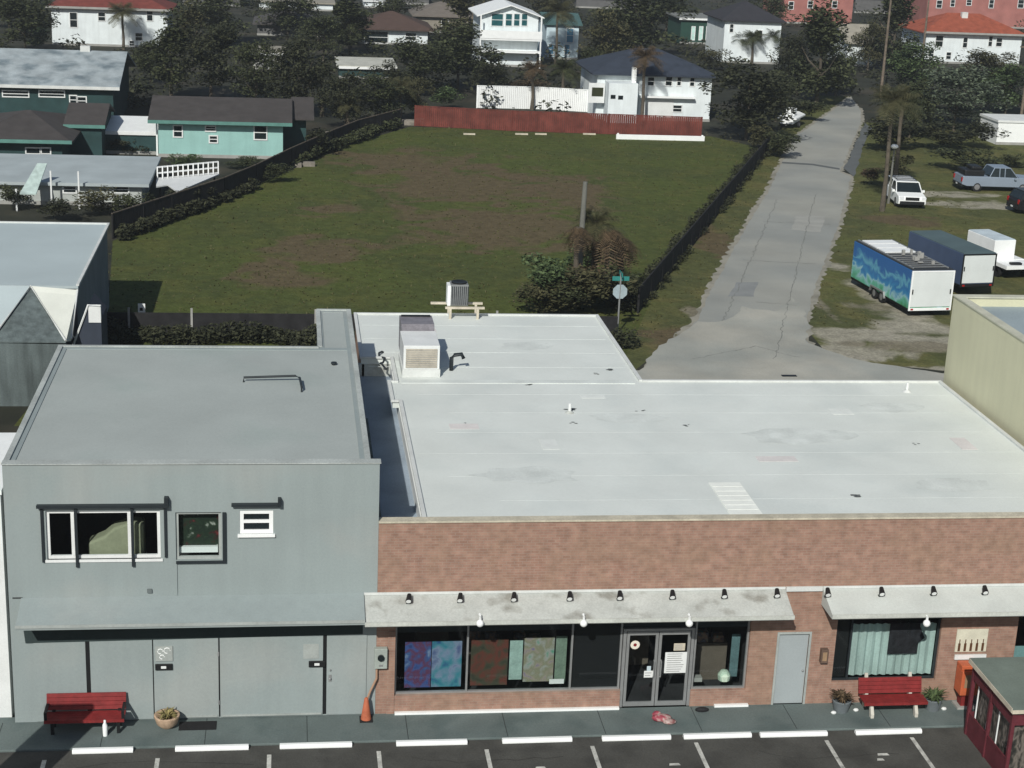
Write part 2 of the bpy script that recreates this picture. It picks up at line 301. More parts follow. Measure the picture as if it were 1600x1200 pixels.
for k, l_ in enumerate(([(1150, 440), (1185, 440), (1176, 462), (1138, 462)], [(1245, 335), (1290, 337), (1282, 362), (1236, 358)], [(1190, 520), (1240, 515), (1245, 545), (1185, 548)])): sheet('road_patch', [tuple(p[:2]) for p in gp(l_)], GZ+.0205, (roaddark, mat('pale_patch', (.34, .34, .31), .95, .1, 1), mat('pale_patch', ()))[k] if k else mat('mid_patch', (.24, .25, .245), .95, .1, 1), .06, .5)
am = mat('asphalt_crack', (.03, .03, .028), .95)
for l_ in ([(120, 1195), (240, 1185), (420, 1195)], [(640, 1180), (720, 1190), (900, 1180)], [(1180, 1170), (1260, 1185), (1420, 1175)]): crack('asphalt_crack', [tuple(p[:2]) for p in gp(l_)], .012, GZ+.0235, am)
sheet('worn_paving', [tuple(p[:2]) for p in gp([(1075, 560), (1096, 505), (1135, 500), (1165, 478), (1215, 486), (1240, 462), (1262, 500), (1262, 560), (1180, 575)])], GZ+.0215, MATS['pale_road'], .2, .5)
# parking lot and sidewalk
sheet('parking_lot', [(-60, -40), (60, -40), (60, -1.45), (-60, -1.45)], GZ+.02, asphalt)
mb = MB(); mb.box(-30, 30, -1.42, .3, -.3, 0.0); struct('sidewalk', mb, sidewalk_m, bevel=.02)
mb = MB()
for k in range(14): x = -12.2+2.6*k; mb.box(x-.008, x+.008, -1.38, -.02, .0, .004)
struct('sidewalk_joint', mb, mat('joint', (.03, .035, .035)))
stripem = mat('stripe_paint', (.50, .50, .46), .8, .25, 3, col2=(.25, .25, .23), c2scale=4, c2lo=.55, c2hi=.7)
mb = MB()
for k in range(-1, 9):
    x = -5.53+2.768*k
    if k == 6: x += .75
    if k > 6: x += .35
    mb.quad((x-.055, -6.5, GZ+.026), (x+.055, -6.5, GZ+.026), (x+.055, -1.95+.03*(k % 3), GZ+.026), (x-.055, -1.95+.03*(k % 3), GZ+.026))
struct('parking_stripe', mb, stripem)
mb = MB()
for x, y, w_, in ((3.9, -2.93, .28), (7.35, -2.95, .3), (12.95, -2.75, .32), (12.85, -3.0, .2)): mb.quad((x, y-.06, GZ+.027), (x+w_, y-.06, GZ+.027), (x+w_*.9, y+.05, GZ+.027), (x+.03, y+.05, GZ+.027))
struct('painted_mark', mb, stripem)
# wheel stops
def stop_mb(L):
    mb = MB(); pr = [(-.085, 0), (-.085, .06), (-.05, .11), (.05, .11), (.085, .06), (.085, 0)]
    mb.prism([(0, a, b) for a, b in pr], (L, 0, 0)); return mb
stops = [(-7.66, 'left of the doormat, below the red bench in shade'), (-5.12, 'in front of the planter bowl and doormat'), (-2.5, 'in front of the wide gray panel doors'), (.47, 'just right of the orange cone'), (3.22, 'below the middle of the large shop window'), (5.85, 'straight in front of the double glass doors'), (8.03, 'below the right-hand shop window'), (10.1, 'in front of the plain gray door'), (12.72, 'in front of the red bench between two planters')]
for k, (x, t) in enumerate(stops):
    o = obj('wheel_stop', stop_mb(1.84 if k else 1.5), bright, bevel=.012); o.location = (x, -1.56-.012*k, GZ+.02); o.rotation_euler = (0, 0, rad(R.uniform(-.4, .4)))
    tag(o, 'white wheel stop '+t, 'wheel stop', 'white wheel stops along the sidewalk')
# ------------------------------------------------------------------ gray two-storey building
XL = -9.29
g = thing('gray_building', 'two-storey gray painted building with flat gray roof at left front', 'building', (XL, 0, 0))
hs = [(-8.3, -5.5, 4.55, 5.86), (-5.12, -3.98, 4.5, 5.8), (-3.52, -2.68, 5.2, 5.84)]
mb = holes(MB(), XL, 0, 0, .25, -.3, 7.09, hs)
mb.box(XL, XL+.25, .25, 10.7, -.3, 7.05); mb.box(-.49, -.24, .25, 15.3, -.3, 7.05); mb.box(XL+.25, -.49, 10.45, 10.7, -.3, 7.05); mb.box(-1.35, -.49, 15.05, 15.3, -.3, 7.05); mb.box(-1.35, -1.2, 10.7, 15.05, -.3, 7.05)
obj('wall', mb, graywall, g, True)
mb = MB(); mb.box(XL+.25, -.49, .25, 10.45, 6.8, 7.03); mb.box(-1.2, -.49, 10.7, 15.05, 6.8, 7.03); obj('roof', mb, grayroof, g, True)
mb = MB(); mb.box(XL-.03, .04, -.03, .3, 7.09, 7.115); mb.box(XL-.03, XL+.12, .3, 10.75, 7.05, 7.09); mb.box(-.36, -.21, .3, 15.35, 7.05, 7.09); mb.box(XL+.12, -1.37, 10.6, 10.75, 7.05, 7.09); mb.box(-1.37, -.36, 15.2, 15.35, 7.05, 7.09); mb.box(-1.4, -1.25, 10.75, 15.2, 7.05, 7.09)
obj('coping', mb, mat('gray_coping', (.40, .43, .41), .8, .22, .7), g, True, bevel=.008)
mb = MB(); mb.prism([(XL+.3, -.95, 3.06), (XL+.3, -.95, 3.19), (XL+.3, -.003, 3.52), (XL+.3, -.003, 3.06)], (-.35-XL-.3, 0, 0)); c_ = obj('canopy', mb, graywall, g, True)
mb = MB(); mb.box(XL+.28, -.35, -.975, -.953, 3.12, 3.2); obj('drip_edge', mb, mat('gray_trim', (.34, .37, .355)), c_, False).location = (0, 0, 0)
c_.children[0].data.transform(Matrix.Translation(-g.location))
mb = MB(); mb.prism([(-9.0, -.04, 3.05), (-8.93, -.04, 2.27), (-.36, -.04, 2.36), (-.36, -.04, 3.05)], (0, .036, 0)); obj('header_shade_board', mb, mat('dark_green_shade', (.03, .045, .045)), g, True)  # dark header band that paints in the canopy shadow, left end slanted like it
obj('conduit', MB().box(-5.13, -5.10, -.03, -.002, 3.55, 4.42), graywall, g, True)
obj('wall_seam', MB().box(-9.2, -8.95, -.012, -.001, 3.5, 3.53), mat('asphalt_crack', ()), g, True)
obj('wall_vent', MB().box(-5.86, -5.74, -.05, -.002, 3.62, 3.72), mat('gray_gap', (.12, .14, .14)), g, True)
obj('door_knob', MB().ball((-1.2, -.07, 1.1), .035, n=8).box(-1.24, -1.16, -.04, -.031, 1.0, 1.2), alum, g, True); obj('door_lock', MB().ball((-1.2, -.06, 1.35), .028, n=8), alum, g, True); obj('hinge', MB().box(-4.11, -4.07, -.045, -.031, 1.8, 1.92), alum, g, True); obj('hinge', MB().box(-4.11, -4.07, -.045, -.031, .4, .52), alum, g, True)
mb = MB(); mb.box(-1.9, -1.5, -.038, -.031, 1.68, 2.1); obj('pale_patch', mb, mat('gray_trim', ()), g, True)
# lower front: recessed painted panels with dark gaps
mb = MB()
for a, b_, in ((XL+.55, -7.45), (-7.34, -5.77), (-5.74, -4.09), (-4.05, -1.39), (-1.29, -.25)): mb.box(a, b_, -.03, -.004, .03, 2.85)
obj('wall_panel', mb, graywall, g, True)
for a, e in ((-7.395, .055), (-1.34, .055), (-5.755, .018), (-4.07, .018)): obj('panel_gap', MB().box(a-e, a+e, -.012, -.002, .04, 2.8), black, g, True)
mb = MB(); mb.box(-4.0, -1.42, -.055, -.032, .05, .1); mb.box(-5.7, -4.12, -.055, -.032, .05, .1); obj('threshold', mb, mat('gray_trim', ()), g, True)
def window(root, x0, x1, z0, z1, Y, splits=(), fr=.07, m_=white, pane=darkglass, rows=(), deep=.14, sill=True):
    f_ = MB(); f_.box(x0, x0+fr, Y, Y+.08, z0, z1); f_.box(x1-fr, x1, Y, Y+.08, z0, z1); f_.box(x0+fr, x1-fr, Y, Y+.08, z0, z0+fr); f_.box(x0+fr, x1-fr, Y, Y+.08, z1-fr, z1)
    for s_ in splits: f_.box(s_-fr*.5, s_+fr*.5, Y-.01, Y+.07, z0+fr, z1-fr)
    xs = [x0+fr]+[q for s_ in splits for q in (s_-fr*.5, s_+fr*.5)]+[x1-fr]
    for z in rows:
        for k in range(0, len(xs), 2): f_.box(xs[k], xs[k+1], Y+.003, Y+.065, z-fr*.4, z+fr*.4)
    o = obj('window', f_, m_, root, True)
    p = MB(); p.quad((x0+fr*.5, Y+.05, z0+fr*.5), (x1-fr*.5, Y+.05, z0+fr*.5), (x1-fr*.5, Y+.05, z1-fr*.5), (x0+fr*.5, Y+.05, z1-fr*.5))
    q = obj('pane', p, pane, o); q.data.transform(Matrix.Translation(-root.location))
    if sill:
        s_ = MB(); s_.box(x0-.05, x1+.05, Y-.09, Y-.003, z0-.07, z0); q = obj('sill', s_, m_, o); q.data.transform(Matrix.Translation(-root.location))
    return o
w1 = window(g, -8.3, -5.5, 4.55, 5.86, .06, (-7.66, -6.27), .08, white, glass)
def sub(name, mb, m_, parent, root, **k):
    o = obj(name, mb, m_, parent, **k); o.data.transform(Matrix.Translation(-root.location)); return o
mb = MB(); mb.box(-8.5, -5.32, -.14, -.003, 5.98, 6.05); mb.box(-5.38, -5.28, -.18, -.003, 5.98, 6.25); sub('hood', mb, darkframe, w1, g)
mb = MB()
for x in (-7.6, -6.22): mb.box(x, x+.07, -.07, -.003, 4.36, 5.95)
mb.box(-8.42, -8.36, -.06, -.003, 4.5, 5.95); mb.box(-5.4, -5.34, -.06, -.003, 4.6, 5.95); sub('shutter_bar', mb, darkframe, w1, g)
w2 = window(g, -5.12, -3.98, 4.5, 5.8, .06, (), .07, mat('gray_trim', ()), glass, sill=False)
mb = MB(); mb.box(-3.95, -3.86, -.06, -.003, 4.42, 5.8); mb.box(-5.12, -3.95, -.06, -.003, 4.42, 4.48); sub('dark_trim', mb, darkframe, w2, g)
w3 = window(g, -3.52, -2.68, 5.2, 5.84, .02, (), .1, bright, darkglass, (5.53,))
mb = MB(); mb.box(-3.72, -2.5, -.14, -.003, 5.99, 6.05); mb.box(-2.56, -2.48, -.17, -.003, 5.99, 6.2); sub('hood', mb, darkframe, w3, g)
# rooms seen through the upper windows
mb = MB(); mb.box(-8.9, -5.4, .3, .32, 4.2, 4.3); mb.box(-8.9, -2.2, 3.0, 3.05, 3.9, 6.3); mb.box(-8.9, -2.2, .27, 3.0, 3.85, 3.9); mb.box(-8.95, -8.9, .27, 3.0, 3.9, 6.3); mb.box(-2.2, -2.15, .27, 3.0, 3.9, 6.3); mb.box(-8.9, -2.2, .27, 3, 6.3, 6.35); obj('room', mb, darkroom, g, True)
mb = MB(); mb.quad((-7.3, .9, 4.62), (-6.0, .9, 4.62), (-6.0, .9, 5.2), (-6.3, .9, 5.3), (-6.7, .9, 5.25), (-7.0, .9, 4.95)); mb.prism([(-7.3, 1.0, 4.5), (-5.9, 1.0, 4.5), (-5.9, 1.0, 5.2), (-6.5, 1.0, 5.25)], (0, .5, 0))
tag(obj('armchair', MB().prism([(-7.35, .45, 4.0), (-5.95, .45, 4.0), (-5.95, .45, 5.32), (-6.3, .45, 5.35), (-6.7, .45, 5.2), (-6.95, .45, 4.98), (-7.35, .45, 4.8)], (0, .5, 0)), mat('olive_cloth', (.30, .31, .21), .9, .1, 3), bevel=.06, loc=(-6.6, .7, 4.0)), 'pale olive armchair back seen through the wide upstairs window', 'armchair')
mb = MB(); mb.box(-5.05, -4.05, .32, .36, 4.62, 5.7); tag(obj('stained_panel', mb, blotch('stained', [(.18, .02, .02), (.03, .01, .008), (.012, .03, .014), (.008, .018, .01), (.02, .04, .02), (.45, .47, .42)], 3.5), loc=(-4.55, .34, 4.62)), 'dark green and red hanging panel inside the square upstairs window', 'wall hanging')
mb = MB(); mb.box(-5.05, -4.08, .2, .3, 4.62, 4.78); tag(obj('white_ledge', mb, bright, loc=(-4.55, .25, 4.62)), 'white ledge inside the bottom of the square upstairs window', 'shelf')
# mail plaques
for x, t in ((-5.7, 'black mail plaque beside the white emblem on the gray panels'), (-1.76, 'black mail plaque at the edge of the wide gray panel doors')):
    p_ = thing('mail_plaque', t, 'plaque', (x, -.035, 1.45), 0, 'black mail plaques on the gray front')
    obj('plate', MB().box(0, .44, -.05, -.001, 0, .17), black, p_, bevel=.01); obj('number_patch', MB().box(.15, .28, -.056, -.051, .05, .12), white, p_)
e_ = thing('emblem_sign', 'pale square emblem with white swirls above the left mail plaque', 'sign', (-5.69, -.035, 1.7))
obj('board', MB().box(0, .44, -.025, -.001, 0, .42), mat('gray_trim', ()), e_)
mb = MB()
for cx_, cz_, r0 in ((.13, .28, .07), (.3, .3, .08), (.17, .12, .06)):
    mb.tube([(cx_+r0*math.cos(t*.8), -.03, cz_+r0*math.sin(t*.8)) for t in range(7)], .014, 5)
obj('swirl', mb, bright, e_)
# roof pipe, vents
tag(obj('roof_pipe', MB().tube([(-3.6, 7.1, 7.0), (-3.6, 7.15, 7.16), (-2.1, 7.2, 7.2), (-1.98, 7.0, 7.2), (-1.93, 6.2, 7.18), (-1.93, 6.15, 6.98)], .035, 8), darkframe, loc=(-3.6, 7.1, 6.97)), 'thin black bent pipe lying on the gray roof', 'pipe')
tag(obj('roof_vent', MB().lathe((-.94, 8.88, 6.97), [(.0, .16), (.09, .15), (.09, .1), (.05, .1), (.05, 0)], 12), darkframe, loc=(-.94, 8.88, 6.97)), 'small dark vent near the right edge of the gray roof', 'vent')
# ------------------------------------------------------------------ brick shop building
b = thing('brick_building', 'long brick shopfront with white flat roof and dirty white canopies', 'building', (0, 0, 0))
XR = 20.4
hs = [(.5, 6.62, .52, 2.8), (6.62, 8.57, 0, 2.8), (8.57, 10.1, .47, 2.8), (10.92, 11.76, 0, 2.12), (12.52, 15.5, .64, 2.7), (17.7, 20, .62, 2.7)]
mb = holes(MB(), .004, XR, .004, .25, -.3, 5.46, hs); mb.box(XR-.25, XR, .25, 13, -.3, 4.98); mb.box(9.5, XR-.25, 12.8, 13.1, -.3, 4.98); mb.box(.3, 9.4, 21.4, 21.65, -.3, 4.98); mb.box(9.4, 9.6, 13.1, 21.65, -.3, 4.98); mb.box(.22, .3, 15.8, 21.65, -.3, 4.98)
obj('wall', mb, brick, b, True)
mb = MB(); mb.box(.003, XR, -.03, .3, 5.46, 5.51); obj('coping', mb, mat('pale_coping', (.50, .46, .36), .8, .2, 2), b, True, bevel=.008)
# roof built from its outline
mb = MB(); zt, zb = 5.2, 5.0
out = [(1.25, .3), (20.15, .3), (20.15, 13.15), (9.55, 13.2), (9.62, 21.7), (.2, 21.7), (.2, 15.8), (1.25, 15.8), (1.25, 13.0), (1.0, 13.0), (1.0, 10.9), (1.25, 10.9)]
mb.prism([(x, y, zb) for x, y in out], (0, 0, zt-zb)); obj('roof', mb, whiteroof, b, True)
mb = MB()
for (x0, y0), (x1, y1) in zip(out, out[1:]+out[:1]):
    if y0 < .4 and y1 < .4: continue
    if abs(y0-y1) < .3: mb.box(min(x0, x1)+.06, max(x0, x1)-.06, y0-.06, y0+.06, zt, zt+.07)
    else: mb.box(x0-.06, x0+.06, min(y0, y1)-.06, max(y0, y1)+.06, zt, zt+.072)
obj('roof_edge', mb, whiteedge, b, True, bevel=.01)
mb = MB(); mb.box(-.23, 1.2, .3, 15.8, 4.1, 4.55); obj('lower_roof', mb, duskroof, b, True)
obj('side_wall', MB().box(1.2, 1.3, .3, 15.8, 4.4, 4.99), white, b, True); obj('back_wall', MB().box(-.2, 1.3, 15.8, 15.95, 4.4, 4.99), dirtywhite, b, True); obj('gutter_strip', MB().box(-.23, .2, .3, 10.6, 4.56, 4.75), mat('mossy_roofing', (.12, .14, .13), .95, .4, 2.5), b, True)
mb = MB(); mb.box(1.4, XR-.3, .3, .42, 5.2, 5.44); mb.box(.05, 1.2, .3, .4, 4.5, 5.44); obj('parapet_lining', mb, whiteedge, b, True)
# seams and patches of the membrane
mb = MB()
for k in range(1, 7): y = .3+1.9*k; mb.box(1.4+R.uniform(0, 2), 20.0, y-.01, y+.01, zt, zt+.003)
for k in range(1, 5): y = 13+1.8*k; mb.box(.4, 9.3, y-.02, y+.02, zt, zt+.006)
obj('membrane_seam', mb, mat('seam', (.64, .68, .65), .8, .12, 1), b, True)
mb = MB(); mb.box(9.55, 10.45, .95, 3.45, zt+.001, zt+.02)
for k in range(7): mb.box(9.57, 10.43, 1.0+.35*k, 1.12+.35*k, zt+.0205, zt+.026)
obj('roof_patch', mb, mat('cream_patch', (.84, .86, .80), .7, .06, 2), b, True)
mb = MB()
for (px, py, r_) in ((890, 640, .1), (898, 661, .07), (826, 601, .09), (1000, 642, .06), (1335, 775, .12), (1430, 694, .06), (731, 662, .05), (1070, 665, .07), (955, 578, .12), (930, 584, .07)):
    p = G(px, py, zt)
    for q in range(4): x, y = p.x+R.uniform(-.15, .15), p.y+R.uniform(-.08, .08); rr = r_*R.uniform(.4, 1); mb.quad(*[(x+rr*math.cos(a*1.05+q)*R.uniform(.6, 1.3), y+rr*.6*math.sin(a*1.05+q), zt+.008+.002*q) for a in range(6)])

pm = mat('ponding_mark', (.61, .645, .615), .85, .10, 1.2, col2=(.655, .69, .66), c2scale=1.5, c2lo=.45, c2hi=.6); rr = random.Random(31)
for k, (x, y, rx, ry) in enumerate(((4.5, 4.2, 1.6, .7), (8.4, 9.3, 1.2, .5), (13.5, 7.5, 2.0, .8), (16.8, 3.2, 1.3, .6), (6.2, 17.5, 1.0, .6), (17.5, 10.4, 1.1, .5))):
    q_ = MB(); q_.quad(*[(x+rx*math.cos(a*.35)*rr.uniform(.75, 1.15), y+ry*math.sin(a*.35)*rr.uniform(.75, 1.15), zt+.0035) for a in range(18)]); obj('ponding_mark', q_, pm, b, True)
for k, (x, y, a, c) in enumerate(((2.6, 8.2, .9, .5), (5.2, 6.3, .5, .9), (11.5, 5.2, 1.2, .45), (15.2, 9.6, .7, .6), (18.2, 6.2, .5, 1.1), (7.2, 11.3, .8, .3), (2.4, 19.2, .7, .5))): obj('membrane_patch', MB().box(x, x+a, y, y+c, zt+.004, zt+.011), mat('clean_patch', (.72, .75, .715), .75, .06, 2) if k % 2 else mat('pinkish_patch', (.67, .64, .62), .85, .08, 2), b, True)
obj('roof_stain', mb, mat('dark_stain', (.10, .11, .11), .9, .4, 5), b, True)
mb = MB(); mb.box(1.4, 9.3, 12.9, 13.25, zt, zt+.02); obj('expansion_joint', mb, mat('seam', ()), b, True)
for (px, py, t) in ((890, 645, 'small dark and white vent pipe left of centre on the white roof'), (1417, 612, 'short white vent pipe at the far right of the white roof')):
    p = G(px, py, zt); v_ = thing('vent_pipe', t, 'vent pipe', p); obj('pipe', MB().lathe((0, 0, 0), [(.05, 0), (.05, .32), (.0, .32)], 10), white, v_); obj('flashing', MB().lathe((0, 0, 0), [(.15, 0), (.06, .07)], 10), dirtywhite if px < 1000 else whiteedge, v_)
# canopies
def canopy(x0, x1, root, m_):
    mb = MB(); mb.prism([(x0, -.95, 2.99), (x0, -.95, 3.11), (x0, -.003, 3.46), (x0, -.003, 2.99)], (x1-x0, 0, 0)); c = obj('canopy', mb, m_, root, True)
    mb = MB(); mb.box(x0-.01, x1+.01, -.985, -.953, 3.02, 3.13); sub('fascia', mb, mat('fascia_metal', (.50, .52, .48), .6, .15, 1.5), c, root)
    mb = MB(); mb.box(x0, x1, -.03, -.004, 3.462, 3.53); sub('flashing', mb, whiteedge, c, root)
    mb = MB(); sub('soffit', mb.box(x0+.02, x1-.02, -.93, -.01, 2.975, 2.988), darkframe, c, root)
    return c
canopy(-.345, 10.95, b, dirtywhite); canopy(12.0, 19.9, b, mat('cleaner_white', (.50, .53, .50), .85, .08, 1.0))
obj('wall_rail', MB().box(10.97, 11.98, -.05, .0, 3.4, 3.53), whiteedge, b, True)
# interior seen through the glass
mb = MB(); mb.box(.3, 20.2, 5, 5.1, -.2, 3.2); mb.box(.3, 20.2, .26, 5, .02, .06); mb.box(.3, 20.2, .26, 5, 3.2, 3.25); mb.box(.25, .3, .26, 5, 0, 3.2); mb.box(10.3, 10.4, .26, 5, 0, 3.2); mb.box(5.3, 5.36, .4, 3, 0, 3.2); obj('interior', mb, darkroom, b, True)
for x0, y0, hh in ((2.6, 1.6, 1.3), (3.9, 1.9, 1.0), (9.0, 1.4, 1.2), (7.0, 2.4, 1.1), (1.2, 2.0, 1.5)):
    obj('display_shelf', MB().box(x0, x0+.9, y0, y0+.4, .07, hh), mat('shelf_wood', (.12, .10, .08)), b, True); obj('shelf_goods', MB().box(x0+.05, x0+.35, y0+.05, y0+.3, hh+.002, hh+.3).box(x0+.5, x0+.8, y0+.05, y0+.3, hh+.002, hh+.2), blotch('goods_mix', [(.2, .2, .22), (.05, .05, .07), (.25, .15, .1), (.1, .2, .2)], 5.), b, True)
def frame(root, x0, x1, z0, z1, splits=(), fr=.05, m_=alum, pane=glass, Y=.1, name='shop_window'):
    return window(root, x0, x1, z0, z1, Y, splits, fr, m_, pane, sill=False) if name == 'window' else window(root, x0, x1, z0, z1, Y, splits, fr, m_, pane, sill=False)
frame(b, .5, 6.6, .52, 2.8, (2.43, 5.24)); frame(b, 8.6, 10.1, .47, 2.8)
obj('window_film', MB().box(5.3, 6.55, .17, .19, .57, 2.78), black, b, True)
obj('header_panel', MB().box(.55, 10.05, .18, .2, 2.28, 2.78), darkframe, b, True)
# double doors
d_ = MB(); d_.box(6.62, 6.7, .04, .14, 0, 2.33); d_.box(8.49, 8.57, .04, .14, 0, 2.33); d_.box(6.7, 8.49, .04, .14, 2.26, 2.33); df = obj('door_frame', d_, alum, b, True)
for x0, x1, hx in ((6.72, 7.585, 7.5), (7.605, 8.47, 7.69)):
    m_ = MB(); m_.box(x0, x0+.075, .05, .1, .02, 2.24); m_.box(x1-.075, x1, .05, .1, .02, 2.24); m_.box(x0+.075, x1-.075, .05, .1, .02, .15); m_.box(x0+.075, x1-.075, .05, .1, 2.14, 2.24)
    dd = obj('door', m_, alum, b, True)
    sub('glass_pane', MB().quad((x0+.07, .075, .15), (x1-.07, .075, .15), (x1-.07, .075, 2.14), (x0+.07, .075, 2.14)), glass, dd, b)
    sub('handle', MB().tube([(hx, .045, .9), (hx, -.02, .92), (hx, -.02, 1.38), (hx, .045, 1.4)], .017, 6), alum, dd, b)
def paper(x0, x1, z0, z1, Y, m_, name, label, cat, lines=0):
    mb = MB(); mb.m = 0; mb.box(x0, x1, Y-.006, Y, z0, z1); mb.m = 1
    for k in range(lines):
        z = z1-(z1-z0)*(k+.8)/(lines+.6); mb.box(x0+(x1-x0)*.1, x1-(x1-x0)*R.uniform(.1, .3), Y-.009, Y-.0065, z-.01, z+.01)
    return tag(obj(name, mb, [m_, mat('print_gray', (.3, .3, .3))], loc=((x0+x1)/2, Y, z0)), label, cat)
paper(7.8, 8.4, 1.0, 1.62, .05, white, 'door_notice', 'large white printed notice on the right glass door', 'notice', 9); paper(8.02, 8.33, 1.67, 1.88, .05, palewood, 'door_notice', 'small cream notice above the large one on the right glass door', 'notice', 3)
paper(7.25, 7.5, .88, 1.08, .05, white, 'door_notice', 'small white paper at the latch side of the left glass door', 'notice', 2); paper(7.32, 7.43, 1.08, 1.22, .05, mat('pale_blue', (.5, .6, .65)), 'door_sticker', 'pale blue sticker just above the small paper on left door', 'sticker')
mb = MB(); mb.m = 0; mb.quad(*[(6.95+.13*math.cos(a*.524), .047, 1.86+.13*math.sin(a*.524)) for a in range(12)]); mb.m = 1; mb.quad(*[(6.95+.05*math.cos(a*.785), .044, 1.86+.05*math.sin(a*.785)) for a in range(8)])
tag(obj('round_sticker', mb, [mat('cream_white', (.75, .7, .6)), redwood], loc=(6.95, .05, 1.7)), 'round white sticker with red centre on the left glass door', 'sticker')
# shop window displays
def poster(x0, x1, z0, z1, Y, m_, label, name='window_poster', cat='poster'): return tag(obj(name, MB().box(x0, x1, Y, Y+.03, z0, z1), m_, loc=((x0+x1)/2, Y, z0)), label, cat)
poster(.78, 1.48, .62, 1.95, .26, blotch('poster_blue_red', [(.015, .03, .12), (.04, .08, .24), (.10, .03, .07), (.03, .08, .22), (.22, .28, .38)], 2.4), 'blue and red poster at the far left of the shop window')
poster(1.5, 2.3, .62, 1.95, .27, blotch('poster_teal', [(.015, .05, .18), (.04, .20, .25), (.18, .23, .33), (.03, .05, .17)], 2.2), 'teal and blue poster second from left in the shop window')
poster(2.55, 3.55, .62, 1.95, .3, blotch('poster_brown', [(.02, .025, .015), (.05, .05, .03), (.12, .03, .02), (.03, .04, .025)], 2.6), 'dark brown and red poster in the middle shop window pane')
poster(3.6, 3.95, .75, 1.9, .34, mat('pale_green_cloth', (.30, .42, .38), .9, .2, 3, streak=.3), 'pale green hanging banner in the middle shop window pane', 'hanging_banner', 'banner')
poster(3.98, 4.8, .7, 2.0, .3, blotch('poster_purple', [(.12, .10, .25), (.28, .24, .2), (.2, .2, .13), (.3, .3, .28), (.05, .25, .16)], 3.), 'gray and purple poster near the right end of the middle pane')
poster(4.85, 5.15, .62, 2.0, .36, mat('sage_cloth', (.16, .22, .17), .9, .25, 3, streak=.3), 'sage green drape beside the black window panel', 'drape', 'drape')
poster(4.7, 5.1, .65, .78, .24, white, 'small white card at the bottom of the middle pane', 'display_card', 'card')
poster(9.75, 9.98, .62, 1.9, .5, mat('pale_teal_cloth', (.10, .17, .18), .9, .25, 3, streak=.3), 'dull teal drape at right of the window beside the glass doors', 'drape', 'drape')
mb = MB(); mb.lathe((9.55, .28, .6), [(.02, 0), (.16, .05), (.18, .2), (.1, .32), (0, .35)], 10); tag(obj('glass_globe', mb, mat('pale_green_glaze', (.5, .62, .5)), loc=(9.55, .28, .55)), 'pale green round ornament in the window right of the doors', 'ornament')
mb = MB(); mb.box(8.7, 8.95, .3, .5, .58, .7); tag(obj('small_box', mb, conc, loc=(8.8, .4, .58)), 'small pale box at the bottom left of the window right of the doors', 'box')
# plain door, light, right-hand window
dd = obj('door', MB().box(10.92, 11.76, .05, .1, .0, 2.12), mat('pale_gray_door', (.33, .37, .38), .6, .05, 1), b, True, bevel=.005); sub('handle', MB().ball((11.68, .02, 1.0), .03), alum, dd, b)
obj('door_surround', MB().box(10.86, 10.92, -.02, .03, 0, 2.18).box(11.76, 11.82, -.02, .03, 0, 2.18).box(10.92, 11.76, -.02, .03, 2.12, 2.18), mat('gray_trim', ()), b, True)
l_ = thing('wall_lantern', 'small brown lantern on the brick pier beside plain gray door', 'wall lamp', (12.2, 0, 1.3)); obj('housing', MB().box(-.1, .1, -.16, -.001, 0, .4), mat('brown_metal', (.12, .08, .06)), l_, bevel=.01); obj('lens', MB().box(-.06, .06, -.165, -.162, .07, .33), mat('amber', (.3, .2, .12)), l_)
frame(b, 12.52, 15.5, .64, 2.7, (12.98,), .05, darkframe)
poster(12.56, 12.95, .7, 2.6, .2, black, 'black side panel inside the window behind the right bench', 'window_panel', 'panel')
mb = MB()
xs = [13.05+.06*k for k in range(41)]
for k in range(40): mb.quad((xs[k], .28+.035*math.sin(k*1.7), .7), (xs[k+1], .28+.035*math.sin((k+1)*1.7), .7), (xs[k+1], .28+.035*math.sin((k+1)*1.7), 2.25), (xs[k], .28+.035*math.sin(k*1.7), 2.25))
tag(obj('curtain', mb, mat('mint_curtain', (.42, .52, .49), .9, .12, 1, streak=.25), loc=(14, .28, .7)), 'pale mint curtain behind the window over the right bench', 'curtain')
mb = MB(); mb.box(14.1, 14.95, .16, .2, 1.38, 2.3); mb.prism([(14.95, .16, 1.7), (15.12, .16, 1.85), (14.95, .16, 2.2)], (0, .04, 0)); tag(obj('dark_banner', mb, mat('dark_banner', (.02, .02, .024), .8, .5, 5), loc=(14.5, .18, 1.38)), 'black cloth hanging in front of the mint curtain', 'banner')
frame(b, 17.7, 20.0, .62, 2.7, (), .05, darkframe)
poster(17.8, 19.9, .7, 1.5, .24, mat('teal_cloth', (.2, .34, .34), .9, .15, 1), 'teal cloth low in the window at the far right', 'window_cloth', 'cloth')
